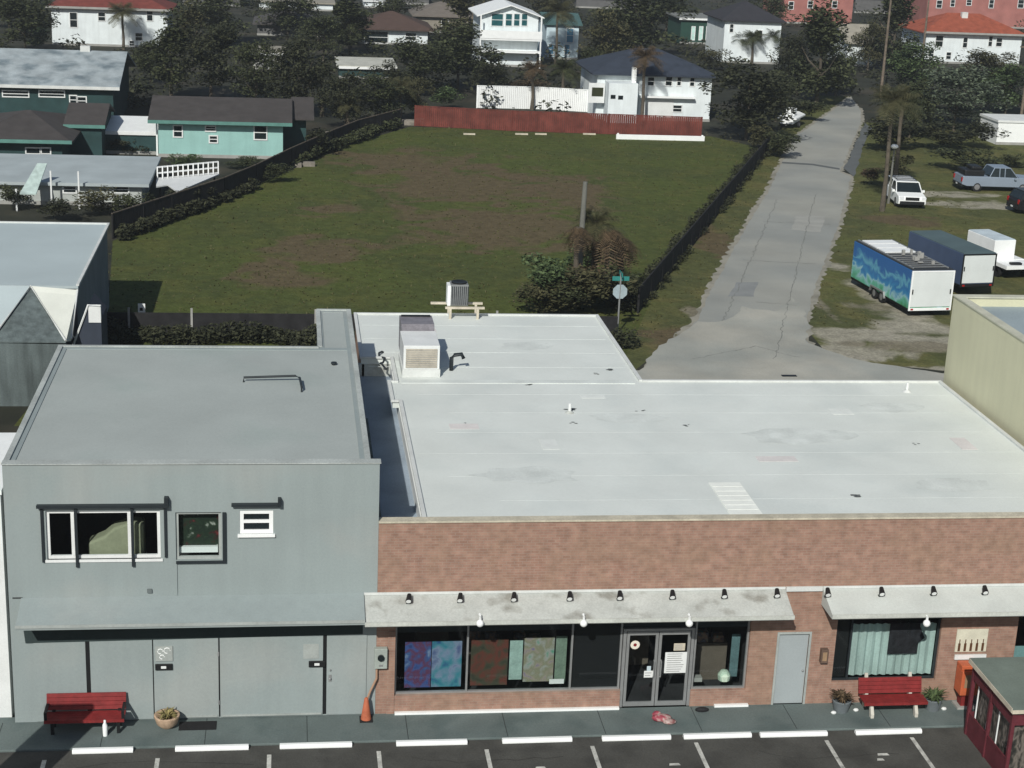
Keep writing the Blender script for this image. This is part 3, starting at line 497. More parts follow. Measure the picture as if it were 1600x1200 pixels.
# wall poster and price card, meter box, pipe, cone
q = thing('bottle_poster', 'cream poster with row of brown bottles on the right brick wall', 'poster', (16.4, -.003, 1.5))
obj('board', MB().box(-.45, .45, -.03, -.001, 0, .68), mat('cream_board', (.62, .60, .48), .7, .1, 3), q)
for k in range(5): x = -.34+.17*k; obj('bottle', MB().box(x-.035, x+.035, -.034, -.031, .02, .26).box(x-.014, x+.014, -.034, -.031, .26, .38), mat('bottle_brown', (.10, .045, .02)), q)
tag(obj('price_card', MB().box(15.97, 16.88, -.05, -.004, 1.27, 1.41), white, loc=(16.4, -.03, 1.27)), 'narrow white card below the bottle poster', 'card')
q = thing('newspaper_box', 'orange-red newspaper vending box below the bottle poster', 'vending box', (16.25, -.35, 0))
obj('cabinet', MB().box(-.22, .3, -.2, .25, .42, 1.15).box(-.22, .3, -.12, .25, 1.15, 1.28), mat('orange_red', (.5, .12, .05), .5, .1, 3), q, bevel=.02); obj('window', MB().box(-.13, .2, -.206, -.202, .66, 1.05), mat('amber', ()), q); obj('pedestal', MB().box(-.12, .2, -.1, .15, .06, .42), redwood, q); obj('base_plate', MB().box(-.24, .32, -.2, .22, .0, .06), conc, q)
q = thing('meter_box', 'pale gray electric meter box on brick left of the shop window', 'meter box', (.12, .0, 1.4)); obj('housing', MB().box(-.17, .17, -.16, -.001, 0, .58), mat('gray_green_metal', (.33, .37, .34), .5), q, bevel=.015); obj('dial', MB().tube([(0, -.16, .33), (0, -.21, .33)], .09, 14), darkglass, q); obj('latch', MB().box(-.05, .05, -.175, -.161, .08, .13), alum, q)
tag(obj('conduit', MB().tube([(.02, -.07, 1.4), (.02, -.1, 1.1), (-.14, -.14, .75), (-.24, -.2, .5)], .03, 8), mat('tan_pipe', (.35, .22, .15)), loc=(0, -.07, 1.4)), 'tan conduit running down from the meter box to the cone', 'pipe')
q = thing('traffic_cone', 'faded orange traffic cone on sidewalk at the brick corner', 'traffic cone', (-.25, -.3, 0)); obj('base', MB().box(-.17, .17, -.17, .17, 0, .03), rubber, q); obj('cone', MB().lathe((0, 0, .03), [(.14, 0), (.05, .6), (.03, .62), (0, .62)], 16), mat('faded_orange', (.42, .12, .06), .7, .15, 5), q, smooth=True)
# white kerb strips under the windows
mb = MB(); mb.box(.52, 6.6, -.1, -.004, .0, .06); mb.box(9.25, 10.2, -.1, -.004, 0, .06); obj('base_strip', mb, bright, b, True)
obj('wall_base', MB().box(.3, .5, -.02, .003, 0, 2.4), brick, b, True)
# spotlights on the canopies
def spotlight(x, y, z, label):
    s_ = thing('spotlight', label, 'spotlight', (x, y, z), 0, 'black spotlights on the shop canopies')
    obj('bracket', MB().tube([(0, .0, -.06), (0, 0, .07)], .02, 6).box(-.06, .06, -.05, .05, -.07, -.05), darkframe, s_)
    obj('head', MB().tube([(.03, .07, .14), (0, -.12, .03)], [.055, .085], 10), black, s_); obj('lens', MB().tube([(0, -.122, .029), (0, -.127, .026)], [.07, .07], 10), bright, s_)
SL = [(638, 'leftmost spotlight on the dirty white canopy near the gray building'), (718, 'second spotlight from the left on the long canopy'), (802, 'third spotlight from the left on the long canopy'), (889, 'fourth spotlight from the left, above the black window panel side'), (967, 'spotlight above the left glass door'), (1049, 'spotlight above the right glass door'), (1130, 'spotlight above the window right of the glass doors'), (1212, 'spotlight at the right end of the long canopy'), (1292, 'spotlight at the left end of the right canopy'), (1376, 'second spotlight on the right canopy, above the mint curtain'), (1457, 'third spotlight on the right canopy, above the bench end'), (1537, 'fourth spotlight on the right canopy, above the bottle poster')]
for px, t in SL: p = W(px, 936 if px < 1250 else 927, -.3); spotlight(p.x, -.3, 3.46 if False else 3.42, t)
for px, t in ((750, 'white globe lamp under the canopy over the blue posters'), (912, 'white globe lamp under the canopy over the black window panel'), (1077, 'white globe lamp under the canopy over the right glass door'), (1448, 'white globe lamp under the right canopy')):
    p = W(px, 974, -1.06); s_ = thing('globe_lamp', t, 'lamp', (p.x, -1.06, p.z), 0, 'white globe lamps under the canopies'); obj('globe', MB().ball((0, 0, 0), .1, n=14), bright, s_, smooth=True); obj('fitting', MB().tube([(0, 0, .05), (0, .01, .17), (0, .12, .2)], .035, 8), white, s_)
# ------------------------------------------------------------------ benches, planters, small things on the sidewalk
def bench(name, label, loc, w_=2.0):
    q = thing(name, label, 'bench', loc, 0)
    for z, y in ((.5, .0), (.61, .03), (.72, .055), (.83, .08)): pass
    mb = MB()
    for k in range(4): z = .46+.105*k; y = .2+.03*k; mb.prism([(0, y, z), (0, y+.03, z), (0, y+.055, z+.095), (0, y+.025, z+.095)], (w_, 0, 0))
    obj('backrest', mb, redwood, q)
    mb = MB()
    for k in range(4): mb.box(0, w_, -.3+.12*k, -.19+.12*k, .41, .44)
    mb.box(0, w_, -.33, -.3, .36, .44); obj('seat', mb, redwood, q)
    return q
q = bench('park_bench', 'dark red slatted bench against the gray wall, partly in shade', (-8.45, -.45, 0)); 
for x in (.15, 1.8):
    obj('leg', MB().box(x, x+.08, -.25, -.17, 0, .41).box(x, x+.08, .14, .22, 0, .48).box(x, x+.08, -.17, .14, .33, .4), black, q)
obj('armrest', MB().box(1.93, 2.0, -.3, .22, .6, .65).box(1.93, 2.0, -.3, -.24, .44, .6), black, q)
obj('armrest', MB().box(0, .07, -.3, .22, .6, .65).box(0, .07, -.3, -.24, .44, .6), black, q)
q = bench('park_bench', 'red bench with pale concrete legs under the mint-curtained window', (13.2, -.55, 0), 1.8)
for x in (.2, 1.45): obj('leg', MB().prism([(x, -.38, 0), (x, -.38, .12), (x, -.2, .41), (x, .2, .405), (x, .40, .98), (x, .46, .96), (x, .38, 0), (x, .28, 0), (x, .12, .28), (x, -.15, .28), (x, -.25, 0)], (.09, 0, 0)), mat('pale_concrete', (.52, .50, .44), .9), q, bevel=.01)
q = thing('planter_bowl', 'wide terracotta bowl with dry plant beside the doormat', 'planter', (-5.4, -.42, 0)); obj('bowl', MB().lathe((0, 0, 0), [(.14, 0), (.27, .12), (.33, .32), (.33, .36), (.28, .36), (.24, .26), (0, .26)], 20), rust, q, smooth=True)
def tuft(mb, n, r, h, wd=.02, seed=1, droop=.5):
    rr = random.Random(seed)
    for k in range(n):
        a = rr.uniform(0, 6.283); d = Vector((math.cos(a), math.sin(a), 0)); s_ = Vector((-d.y, d.x, 0))*wd; o_ = d*rr.uniform(0, r*.4); hh = h*rr.uniform(.6, 1.1); l1 = r*rr.uniform(.4, 1)
        p0 = o_; p1 = o_+d*l1*.4+Vector((0, 0, hh*.8)); p2 = o_+d*l1+Vector((0, 0, hh*(1-droop*rr.random())))
        mb.quad(p0-s_, p0+s_, p1+s_, p1-s_); mb.quad(p1-s_, p1+s_, p2+s_*.3, p2-s_*.3)
    return mb
mb = MB(); tuft(mb, 60, .28, .2, .025, 3); mb.v = [(a, c, z+.26) for a, c, z in mb.v]; obj('plant', mb, leaf_mat('leaf_straw', (.20, .17, .07)), q)
for x, y, t, lm in ((12.72, -.42, 'gray tub planter left of the right bench', 'leaf_brown'), (15.32, -.45, 'gray tub planter right of the right bench', 'leaf_green')):
    q = thing('tub_planter', t, 'planter', (x, y, 0), 0, 'gray tub planters beside the right bench'); obj('tub', MB().lathe((0, 0, 0), [(.2, 0), (.26, .3), (.27, .34), (.23, .34), (.22, .28), (0, .28)], 18), mat('gray_tub', (.13, .15, .16), .7), q, smooth=True)
    mb = MB(); tuft(mb, 90, .33, .26, .025, int(x*10)); mb.v = [(a, c, z+.28) for a, c, z in mb.v]; obj('plant', mb, MATS[lm] if lm in MATS else leafbrown, q)
for x, y in ((12.45, -.62), (13.12, -.5), (15.62, -.55)):
    tag(obj('stone', MB().ball((0, 0, .045), .08, .06, .05, 8), white, loc=None), {12.45: 'white stone left of the tub planter by the gray door side', 13.12: 'white stone between the left tub and the right bench', 15.62: 'white stone right of the right tub planter'}[x], 'stone', 'white stones by the tub planters').location = (x, y, 0)
q = thing('doormat', 'black ribbed doormat on the sidewalk before the gray panels', 'doormat', (-4.62, -.42, .0)); mb = MB(); mb.box(-.48, .48, -.22, .22, .001, .018)
for k in range(9): mb.box(-.46, .46, -.2+.048*k, -.18+.048*k, .018, .026)
obj('mat', mb, rubber, q)
tag(obj('water_bottle', MB().lathe((0, 0, 0), [(.06, 0), (.065, .3), (.03, .38), (.03, .44), (0, .44)], 12), bright, smooth=True), 'white bottle standing on the sidewalk before the shaded bench', 'bottle').location = (-6.93, -.8, 0)
mb = MB(); mb.ball((0, 0, .09), .28, .16, .1, 12); mb.ball((.18, -.16, .06), .2, .12, .07, 10); mb.ball((-.1, .14, .1), .14, .1, .12, 10)
tag(obj('cloth_bundle', mb, blotch('bundle', [(.2, .03, .05), (.3, .05, .07), (.45, .35, .32), (.18, .05, .05)], 5.), smooth=True), 'crumpled red and pale cloth on sidewalk before the glass doors', 'cloth').location = (7.63, -.75, 0)
mb = MB(); mb.ball((0, 0, .06), .2, .09, .07, 10); tag(obj('shoe_tray', mb, rubber), 'black low lump on sidewalk right of the glass doors', 'mat').location = (8.85, -.3, 0)
# kiosks at both ends of the sidewalk
def kiosk(label, x0, x1, y0, y1, seed):
    q = thing('kiosk', label, 'kiosk', ((x0+x1)/2, (y0+y1)/2, GZ)); h = 2.0
    t = .09
    for x in (x0, x1-t):
        for y in (y0, (y0+y1)/2, y1-t): obj('post', MB().box(x, x+t, y, y+t, GZ, h), maroon, q, True)
    mb = MB(); mb.box(x0+.02, x0+.06, y0+t, y1-t, 1.6, 1.97); mb.box(x1-.06, x1-.02, y0+t, y1-t, 1.6, 1.97); mb.box(x0+t, x1-t, y1-.06, y1-.02, 1.6, 1.97); mb.box(x0+t, x1-t, y0+.02, y0+.06, 1.6, 1.97)
    mb.box(x0+.03, x0+.07, y0+t, y1-t, GZ+.02, .62); mb.box(x0+t, x1-t, y1-.07, y1-.03, GZ+.02, .62); mb.box(x1-.07, x1-.03, y0+t, y1-t, GZ+.02, .62); obj('side_board', mb, maroon, q, True)
    mb = MB(); mb.prism([(x0-.08, y0-.1, h+.02), (x1+.08, y0-.1, h+.02), (x1+.08, y1+.08, h+.1), (x0-.08, y1+.08, h+.1)], (0, 0, .05)); obj('roof', mb, mat('gray_green_roof', (.15, .185, .16), .8, .12, 1.5), q, True)
    mb = MB(); mb.box(x0-.1, x0-.082, y0-.1, y1+.08, h+.02, h+.15); mb.box(x0-.08, x1+.08, y0-.12, y0-.102, h, h+.1); obj('roof_trim', mb, palewood, q, True)
    mb = MB(); mb.box(x0+.2, x1-.1, y0+.2, y1-.2, GZ+.02, 1.5); obj('stored_goods', mb, blotch('goods', [(.01, .01, .01), (.03, .03, .025), (.16, .14, .12), (.015, .015, .012), (.25, .22, .2)], 4., zs=.5), q, True)
    rr = random.Random(seed)
    for k in range(4): y = y0+.3+(y1-y0-.6)*k/3; obj('white_rod', MB().tube([(x0+.12, y, .3), (x0+.14, y+rr.uniform(-.2, .2), 1.5)], .022, 5), white, q, True)
    return q
kiosk('maroon open-sided kiosk with gray-green roof at lower right', 15.72, 17.6, -4.35, -1.75, 3)
# board added out of frame at left to cast the shade on the bench
q = thing('unseen_shade_board', 'added unseen board on a broad post, shading the bench from the left', 'sign', (-10.35, -6.3, GZ)); obj('board', MB().box(-.65, .65, -.06, .06, 2.6, 5.5), maroon, q); obj('post', MB().box(-.55, .55, -.05, .05, 0, 2.6), wood, q)
# ------------------------------------------------------------------ plant on the roofs
q = thing('rooftop_air_unit', 'tall stepped white air unit with gray grille on the white roof', 'air unit', (1.5, 13.6, 5.2))
obj('base', MB().box(-.03, 1.25, -.03, 1.9, 0, .28), whiteedge, q, bevel=.01); obj('housing', MB().box(0, 1.22, 0, 1.85, .28, 1.1), white, q, bevel=.015)
mb = MB()
for k in range(9): z = .34+.075*k; mb.prism([(.08, -.03, z), (.08, -.005, z+.05), (.08, -.002, z+.05), (.08, -.002, z)], (1.06, 0, 0))
obj('louvre', mb, mat('tan_metal', (.36, .33, .27), .6, .2, 3), q)
obj('hood', MB().prism([(.04, 1.85, .2), (.04, 1.85, 1.2), (.04, 1.95, 1.32), (.04, 3.1, 1.32), (.04, 3.1, .2)], (1.14, 0, 0)), mat('gray_violet_metal', (.20, .19, .21), .5, .2, 3), q, bevel=.01)
mb = MB(); mb.box(.0, 1.22, 1.78, 1.86, 1.101, 1.2); obj('dark_slot', MB().box(.1, 1.12, 2.9, 3.05, 1.321, 1.36), black, q)
q2 = thing('roof_duct', 'small dark elbow duct beside the stepped air unit', 'duct', (3.2, 14.4, 5.2)); obj('pipe', MB().tube([(0, 0, 0), (0, 0, .45), (.1, .0, .55), (.35, .1, .55), (.42, .1, .4)], .07, 10), darkframe, q2, smooth=True)
tag(obj('cable_loop', MB().tube([(.9+.1*math.sin(k*1.3), 14.2+.22*k, 5.25+.06*math.cos(k*2.)) for k in range(12)], .035, 6), darkframe, loc=(.9, 14.2, 5.2)), 'tangled dark cables left of the stepped air unit', 'cable')
q = thing('condenser_unit', 'gray finned condenser on a pale timber stand at roof rear', 'air unit', (4.08, 21.2, 5.2))
obj('cabinet', MB().box(-.3, .38, .0, .7, .5, 1.32), mat('gray_metal', (.20, .21, .21), .5, .15, 3), q, bevel=.02); obj('side_panel', MB().box(-.42, -.302, .02, .6, .5, 1.28), bright, q)
mb = MB()
for k in range(9): x = -.26+.075*k; mb.box(x, x+.03, -.02, -.001, .55, 1.26)
obj('fin', mb, darkframe, q); obj('fan_grille', MB().lathe((.04, .35, 1.325), [(.3, 0), (.3, .05), (.26, .05), (.1, .03), (0, .03)], 18), black, q)
mb = MB(); mb.box(-.5, 1.0, -.1, .0, .4, .48); mb.box(-1.0, 1.0, .6, .7, .4, .48); obj('rail', mb, palewood, q)
for x in (-.35, .7): obj('leg', MB().box(x, x+.09, -.09, -.01, 0, .4), palewood, q)
for x in (-.35, .7): obj('leg', MB().box(x, x+.09, .61, .69, 0, .4), palewood, q)
# ------------------------------------------------------------------ neighbours left and right
q = thing('yellow_building', 'cream-yellow building with blue-gray roof at the right edge', 'building', (20.43, 13.5, 0))
cream = mat('cream_wall', (.60, .59, .42), .85, .06, .4, streak=.05)
mb = MB(); mb.box(20.43, 20.68, -.5, 13.5, -.3, 8.22); mb.box(20.68, 34, 13.25, 13.5, -.3, 8.22); mb.box(20.68, 34, -.5, -.25, -.3, 8.22); obj('wall', mb, cream, q, True)
obj('roof', MB().box(20.68, 34, -.25, 13.25, 7.5, 7.92), mat('blue_gray_roof', (.30, .36, .38), .8, .1, .8), q, True); obj('coping', MB().box(20.40, 20.72, -.55, 13.55, 8.22, 8.27).box(20.72, 34, 13.2, 13.55, 8.22, 8.27), mat('cream_coping', (.52, .52, .42), .8), q, True)
yb_ = G(8, 678, 6.3).y
q = thing('white_annex', 'low white flat-roofed building squeezed left of the gray building', 'building', (-14, .3, 0)); obj('wall', MB().box(-16, -9.42, .3, yb_, -.3, 6.2), white, q, True); obj('roof', MB().box(-16.05, -9.38, .25, yb_+.05, 6.202, 6.32), bright, q, True)
q = thing('gabled_white_building', 'pale flat-roofed building with dark gable front at the left edge', 'building', (-11.2, 30, 0))
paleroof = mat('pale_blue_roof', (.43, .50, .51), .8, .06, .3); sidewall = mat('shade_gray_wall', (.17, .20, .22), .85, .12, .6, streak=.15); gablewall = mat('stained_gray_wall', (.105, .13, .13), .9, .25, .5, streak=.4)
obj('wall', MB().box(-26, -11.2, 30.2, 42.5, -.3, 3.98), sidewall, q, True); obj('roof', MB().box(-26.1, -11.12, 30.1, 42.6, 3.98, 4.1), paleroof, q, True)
obj('roof_edge', MB().box(-11.2, -11.08, 30.1, 42.7, 4.1, 4.17).box(-26.1, -11.2, 42.58, 42.7, 4.1, 4.17), whiteedge, q, True)
A = G(48, 450, 4.1); FR = W(103, 535, 26.5); FL = W(-14, 533, 26.5); E1 = G(121, 455, 4.1); E2 = W(111, 533, 27.2); up_ = Vector((0, 0, .03))
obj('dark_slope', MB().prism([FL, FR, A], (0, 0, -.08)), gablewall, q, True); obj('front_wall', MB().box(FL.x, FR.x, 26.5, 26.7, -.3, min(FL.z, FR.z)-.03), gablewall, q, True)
mb = MB(); mb.prism([A+up_, FR+up_, E2, E1], (0, 0, .06)); obj('sloped_roof', mb, mat('cream_roof', (.62, .64, .58), .8, .06, 1), q, True)
mb = MB(); mb.prism([Vector((-26, 30.2, 4.1)), Vector((-26, 26.5, FL.z)), FL+up_, A+up_], (0, 0, .05)); obj('sloped_roof', mb, paleroof, q, True)
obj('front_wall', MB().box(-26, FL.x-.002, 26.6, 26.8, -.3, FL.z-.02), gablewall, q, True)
mb = MB(); mb.tube([FL+Vector((0, -.03, .08)), A+Vector((0, -.03, .1)), FR+Vector((0, -.03, .08))], .05, 6); mb.tube([E1+up_*2, E2+up_*3], .05, 6); obj('rake_board', mb, whiteedge, q, True)
a, l1, r1 = W(138, 478, 28), W(115, 540, 28), W(158, 500, 28)
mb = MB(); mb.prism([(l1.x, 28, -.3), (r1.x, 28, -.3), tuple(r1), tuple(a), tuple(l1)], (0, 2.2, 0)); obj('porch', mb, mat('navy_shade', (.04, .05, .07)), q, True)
mb = MB(); mb.tube([l1+Vector((0, -.06, .05)), a+Vector((0, -.06, .06)), Vector((r1.x, 27.94, a.z+.03))], .045, 6); mb.box(a.x, r1.x, 27.95, 28.2, r1.z-.1, a.z); obj('porch_trim', mb, white, q, True)
# ------------------------------------------------------------------ foliage
def leaves(mb, c, rx, ry, rz, n, size, rr, hollow=.35):
    for _ in range(n):
        while True:
            p = Vector((rr.uniform(-1, 1), rr.uniform(-1, 1), rr.uniform(-1, 1))); L = p.length
            if hollow < L < 1: break
        p = Vector((c[0]+p.x*rx, c[1]+p.y*ry, c[2]+p.z*rz)); a = Vector((rr.gauss(0, 1), rr.gauss(0, 1), rr.gauss(0, .45))).normalized(); b_ = a.cross(Vector((rr.gauss(0, .5), rr.gauss(0, .5), 1))).normalized(); s_ = size*rr.uniform(.6, 1.4)
        mb.quad(p-a*s_, p+b_*s_*.55, p+a*s_, p-b_*s_*.55)
def crown_mesh(seed, kind):
    rr = random.Random(seed); mb = MB()
    if kind == 'round': cl = 40; per = 130
    elif kind == 'tall': cl = 40; per = 110
    else: cl = 12; per = 150
    for k in range(cl):
        a = rr.uniform(0, 6.283); t = rr.random()
        if kind == 'round': z = .26+.64*t; r_ = .41*math.sqrt(max(.05, 1-((t-.35)/.75)**2))*rr.uniform(.15, 1.0); s_ = rr.uniform(.10, .18)
        elif kind == 'tall': z = .14+.80*t; r_ = .30*(1.05-t*.8)*rr.uniform(.1, 1.0); s_ = rr.uniform(.07, .14)
        else: z = .22+.5*t; r_ = .38*rr.uniform(0, 1); s_ = rr.uniform(.12, .24)
        leaves(mb, (r_*math.cos(a), r_*math.sin(a), z), s_, s_, s_*.75, per, .021 if kind != 'bush' else .03, rr)
    return mb
def trunk_mesh(seed, kind):
    rr = random.Random(seed); mb = MB(); mb.tube([(0, 0, -.01), (.01, 0, .15), (rr.uniform(-.03, .03), .01, .35), (rr.uniform(-.04, .04), .0, .62)], [.03, .022, .018, .009], 8)
    for k in range(6): a = rr.uniform(0, 6.28); z = rr.uniform(.25, .5); L = rr.uniform(.15, .32); mb.tube([(0, 0, z), (L*.6*math.cos(a), L*.6*math.sin(a), z+.1), (L*math.cos(a), L*math.sin(a), z+.22)], [.012, .008, .004], 5)
    return mb
def tomesh(name, mb, m_):
    me = bpy.data.meshes.new(name); me.from_pydata(mb.v, [], mb.f); me.materials.append(m_); me.update(); return me
CR = {k: [crown_mesh(s_+11, k) for s_ in range(3)] for k in ('round', 'tall', 'bush')}; TR = {k: [trunk_mesh(s_, k) for s_ in range(2)] for k in ('round', 'tall')}
cache = {}
def part_obj(name, key, mbf, m_, parent):
    kk = (key, m_.name)
    if kk not in cache: cache[kk] = tomesh(name, mbf, m_)
    o = bpy.data.objects.new(name, cache[kk]); COL.objects.link(o); o.parent = parent; return o
cnt = [0]
def tree(label, px, pb, pt, wpx, kind='round', lm=None, group='trees and palms of the neighbourhood', name='tree', cat='tree', pos=None):
    base = G(px, pb, GZ) if pos is None else Vector(pos); h = W(px, pt, base.y).z-GZ; s_ = pxm(base); wd = wpx/s_; k = cnt[0]; cnt[0] += 1
    q = thing(name, label, cat, base, R.uniform(0, 6.28), group); f_ = wd/(.8*h) if kind == 'round' else (wd/(.62*h) if kind == 'tall' else wd/(.9*h)); top = .97 if kind != 'bush' else .85
    q.scale = (h*f_, h*f_, h/top)
    lm = lm or leafdark
    part_obj('foliage' if kind == 'bush' else 'crown', (kind, k % 3), CR[kind][k % 3], lm, q)
    if kind != 'bush': t = part_obj('trunk', ('t'+kind, k % 2), TR[kind][k % 2], bark, q); t.scale = (min(1, .8/f_)if f_ > 1 else 1,)*2+(1,)
    return q
def frond_mesh(seed, n=38, L=1.0, dead=False):
    rr = random.Random(seed); mb = MB()
    for k in range(n):
        a = k*2.399+rr.uniform(-.2, .2); e = rr.uniform(-.6, 1.4) if not dead else rr.uniform(-1.2, .3); d = Vector((math.cos(a), math.sin(a), 0)); ln = L*rr.uniform(.8, 1.1); P_ = []
        for t in range(7):
            u = t/6; P_.append(d*ln*u*math.cos(e*.8)+Vector((0, 0, ln*(u*math.sin(e)*.9-(.75 if dead else .42)*u*u))))
        for t in range(6):
            for s_ in (-1, 1):
                for hh in (0, .33, .66):
                    p = P_[t].lerp(P_[t+1], hh); side = Vector((-d.y, d.x, 0))*s_; w_ = L*.30*math.sin(math.pi*min(1, (t+hh)/6*.85+.12)); tip = p+side*w_+d*w_*.5-Vector((0, 0, w_*.45)); wv = (P_[t+1]-P_[t])*.38
                    mb.quad(p, p+wv*.45, tip+wv*.12, tip)
    return mb
FM = {False: [frond_mesh(3), frond_mesh(4)], True: [frond_mesh(5, 34, 1, True)]}
def palm(label, px, pb, pt, wpx, lm=None, ht=None, pos=None, trunk_m=None, name='palm_tree', dead=False):
    base = G(px, pb, GZ) if pos is None else Vector(pos); r_ = wpx/2/pxm(base); top = W(px, pt, base.y).z-GZ; th = max(.6, top-r_*.35)
    q = thing(name, label, 'palm', base, 0, 'trees and palms of the neighbourhood')
    obj('trunk', MB().tube([(0, 0, 0), (.04, 0, th*.3), (-.05, 0, th*.7), (0, 0, th)], [.2, .15, .13, .16], 9), trunk_m or bark, q)
    o = part_obj('crown', ('f', dead, cnt[0] % 2), FM[dead][cnt[0] % len(FM[dead])], lm or leafolive, q); cnt[0] += 1; o.location = (0, 0, th); o.scale = (r_,)*3
    return q
def hedge(name, label, a, b_, w_, h, m_, dens=260, size=.09, cat='hedge', wob=.3):
    mb = MB(); rr = random.Random(len(name)+int(a[0])); a = Vector((a[0], a[1], 0)); b_ = Vector((b_[0], b_[1], 0)); L = (b_-a).length; d = (b_-a)/L; s_ = Vector((-d.y, d.x, 0)); n = int(L/.8)
    for k in range(n):
        p = a+d*(k+.5)*L/n+s_*rr.uniform(-wob, wob)*w_; hh = h*rr.uniform(.6, 1.15); leaves(mb, (p.x, p.y, hh*.5), w_*.6, w_*.6, hh*.55, dens, size, rr, 0.)
    return tag(obj(name, mb, m_, loc=(a.x, a.y, 0)), label, cat)
# ditch hedge and fence line along the alley, weeds behind the buildings
p0 = G(988, 488); p1 = G(1195, 238)
hedge('hedge', 'sparse dark creeper growing along the foot of the alley fence', (p0.x-.3, p0.y), (p1.x-.3, p1.y), 1.2, .5, leafblack, 260, .09)
PF0, PF1 = (p0.x+.3, p0.y), (p1.x+.3, p1.y)
hedge('shrub_row', 'dark weeds growing along the rear of the gray building', (-11, 36.2), (14, 35.9), 1.5, .8, leafblack, 420, .10, 'shrubs')
q = thing('rear_fence', 'low dark board fence with pale posts behind the gray building', 'fence', (-11, 37.3, GZ)); obj('board', MB().box(0, 24.6, -.03, .03, .05, 1.1), darkfence, q)
for k in (0, 1, 3, 6): obj('post', MB().box(1.2+2.9*k, 1.3+2.9*k, -.1, -.031, 0, 1.35), conc, q)
q = thing('yard_sign', 'small white sign standing in the grass left of the field', 'sign', (-9.41, 40.1, GZ)); obj('panel', MB().box(-.17, .17, -.02, .02, .3, .8), bright, q); obj('stake', MB().box(-.02, .02, -.015, .015, 0, .3), alum, q); obj('print', MB().box(-.09, .06, -.024, -.021, .45, .6), black, q)
q = thing('street_sign', 'stop sign seen from behind with green street name blade', 'street sign', (13.79, 38.1, GZ)); obj('pole', MB().tube([(0, 0, 0), (0, 0, 3.1)], .045, 8), alum, q)
obj('stop_plate', MB().prism([(.38*math.cos(rad(22.5+45*k)), -.02, 2.15+.38*math.sin(rad(22.5+45*k))) for k in range(8)], (0, -.015, 0)), mat('sign_back', (.34, .42, .45), .5, .1, 3), q); obj('name_blade', MB().box(-.42, .42, -.03, -.01, 2.7, 2.92), mat('sign_green', (.03, .22, .20), .5), q)
obj('name_blade', MB().box(-.015, .015, -.4, .4, 2.94, 3.14), mat('sign_green', ()), q)
pz_ = G(903, 468); q = thing('utility_pole', 'plain gray utility pole rising from the palm scrub in the field', 'utility pole', (pz_.x, pz_.y, GZ)); obj('pole', MB().tube([(0, 0, 0), (0, 0, 3.5), (.05, 0, W(903, 282, pz_.y).z)], [.17, .15, .12], 10), mat('pole_gray', (.15, .152, .135), .9), q); obj('step_bolt', MB().box(-.2, .2, -.02, .02, 3.0, 3.04), alum, q)
for px, pb, pt, wp, lm, t in ((862, 482, 392, 120, leafgreen, 'green bush at the left foot of the utility pole'), (915, 492, 418, 130, leafolive, 'low olive bush in front of the utility pole'), (955, 482, 415, 90, leafdark, 'dark bush between the pole and the street sign'), (885, 492, 430, 110, leafdark, 'dark low scrub behind the white roof by the pole'), (908, 440, 380, 80, leafgreen, 'small green bush just behind the utility pole'), (850, 492, 440, 90, leafolive, 'olive bush at the left end of the scrub by the pole'), (930, 478, 405, 90, leafbrown, 'brown dry bush at the right foot of the utility pole')):
    tree(t, px, pb, pt, wp, 'bush', lm, name='bush', cat='bush', group='bushes around the utility pole')
for px, pb, pt, wp, lm, t, dd in ((945, 468, 342, 92, leafbrown, 'brown withered palm right of the utility pole', True), (925, 462, 328, 96, leafolive, 'green-topped palm leaning behind the withered one', False), (968, 462, 362, 66, leafbrown, 'small withered palm nearest to the alley fence', True), (897, 478, 345, 56, leafbrown, 'thin dry palm directly left of the utility pole', True)): palm(t, px, pb, pt, wp, lm, name='scrub_palm', dead=dd)
# grass tufts over the field and verges
rr = random.Random(5); mb = MB()
for k in range(7000):
    Y = 37.5+68*rr.random()**1.4; X = rr.uniform(-14, 46)
    al = 20.5+(Y-46)*.385; ar = 27.2+(Y-49)*.40
    if X < -12.5+max(0, Y-58)*.44 or (al-.6 < X < ar+.5): continue
    if X > ar and (Y < 40 or (28 < X < 44 and 40 < Y < 56)): continue
    h = rr.uniform(.03, .09)*(2 if rr.random() < .04 else 1)
    for q_ in range(3): a = rr.uniform(0, 6.28); dx, dy = math.cos(a)*.05, math.sin(a)*.05; lx, ly = rr.uniform(-.08, .08), rr.uniform(-.08, .08); mb.quad((X-dx, Y-dy, GZ), (X+dx, Y+dy, GZ), (X+lx+dx*.3, Y+ly+dy*.3, GZ+h), (X+lx-dx*.3, Y+ly-dy*.3, GZ+h))
o = obj('grass_tufts', mb, leaf_mat('leaf_grass', (.075, .082, .03), .15, (.105, .10, .045))); o['kind'] = 'stuff'
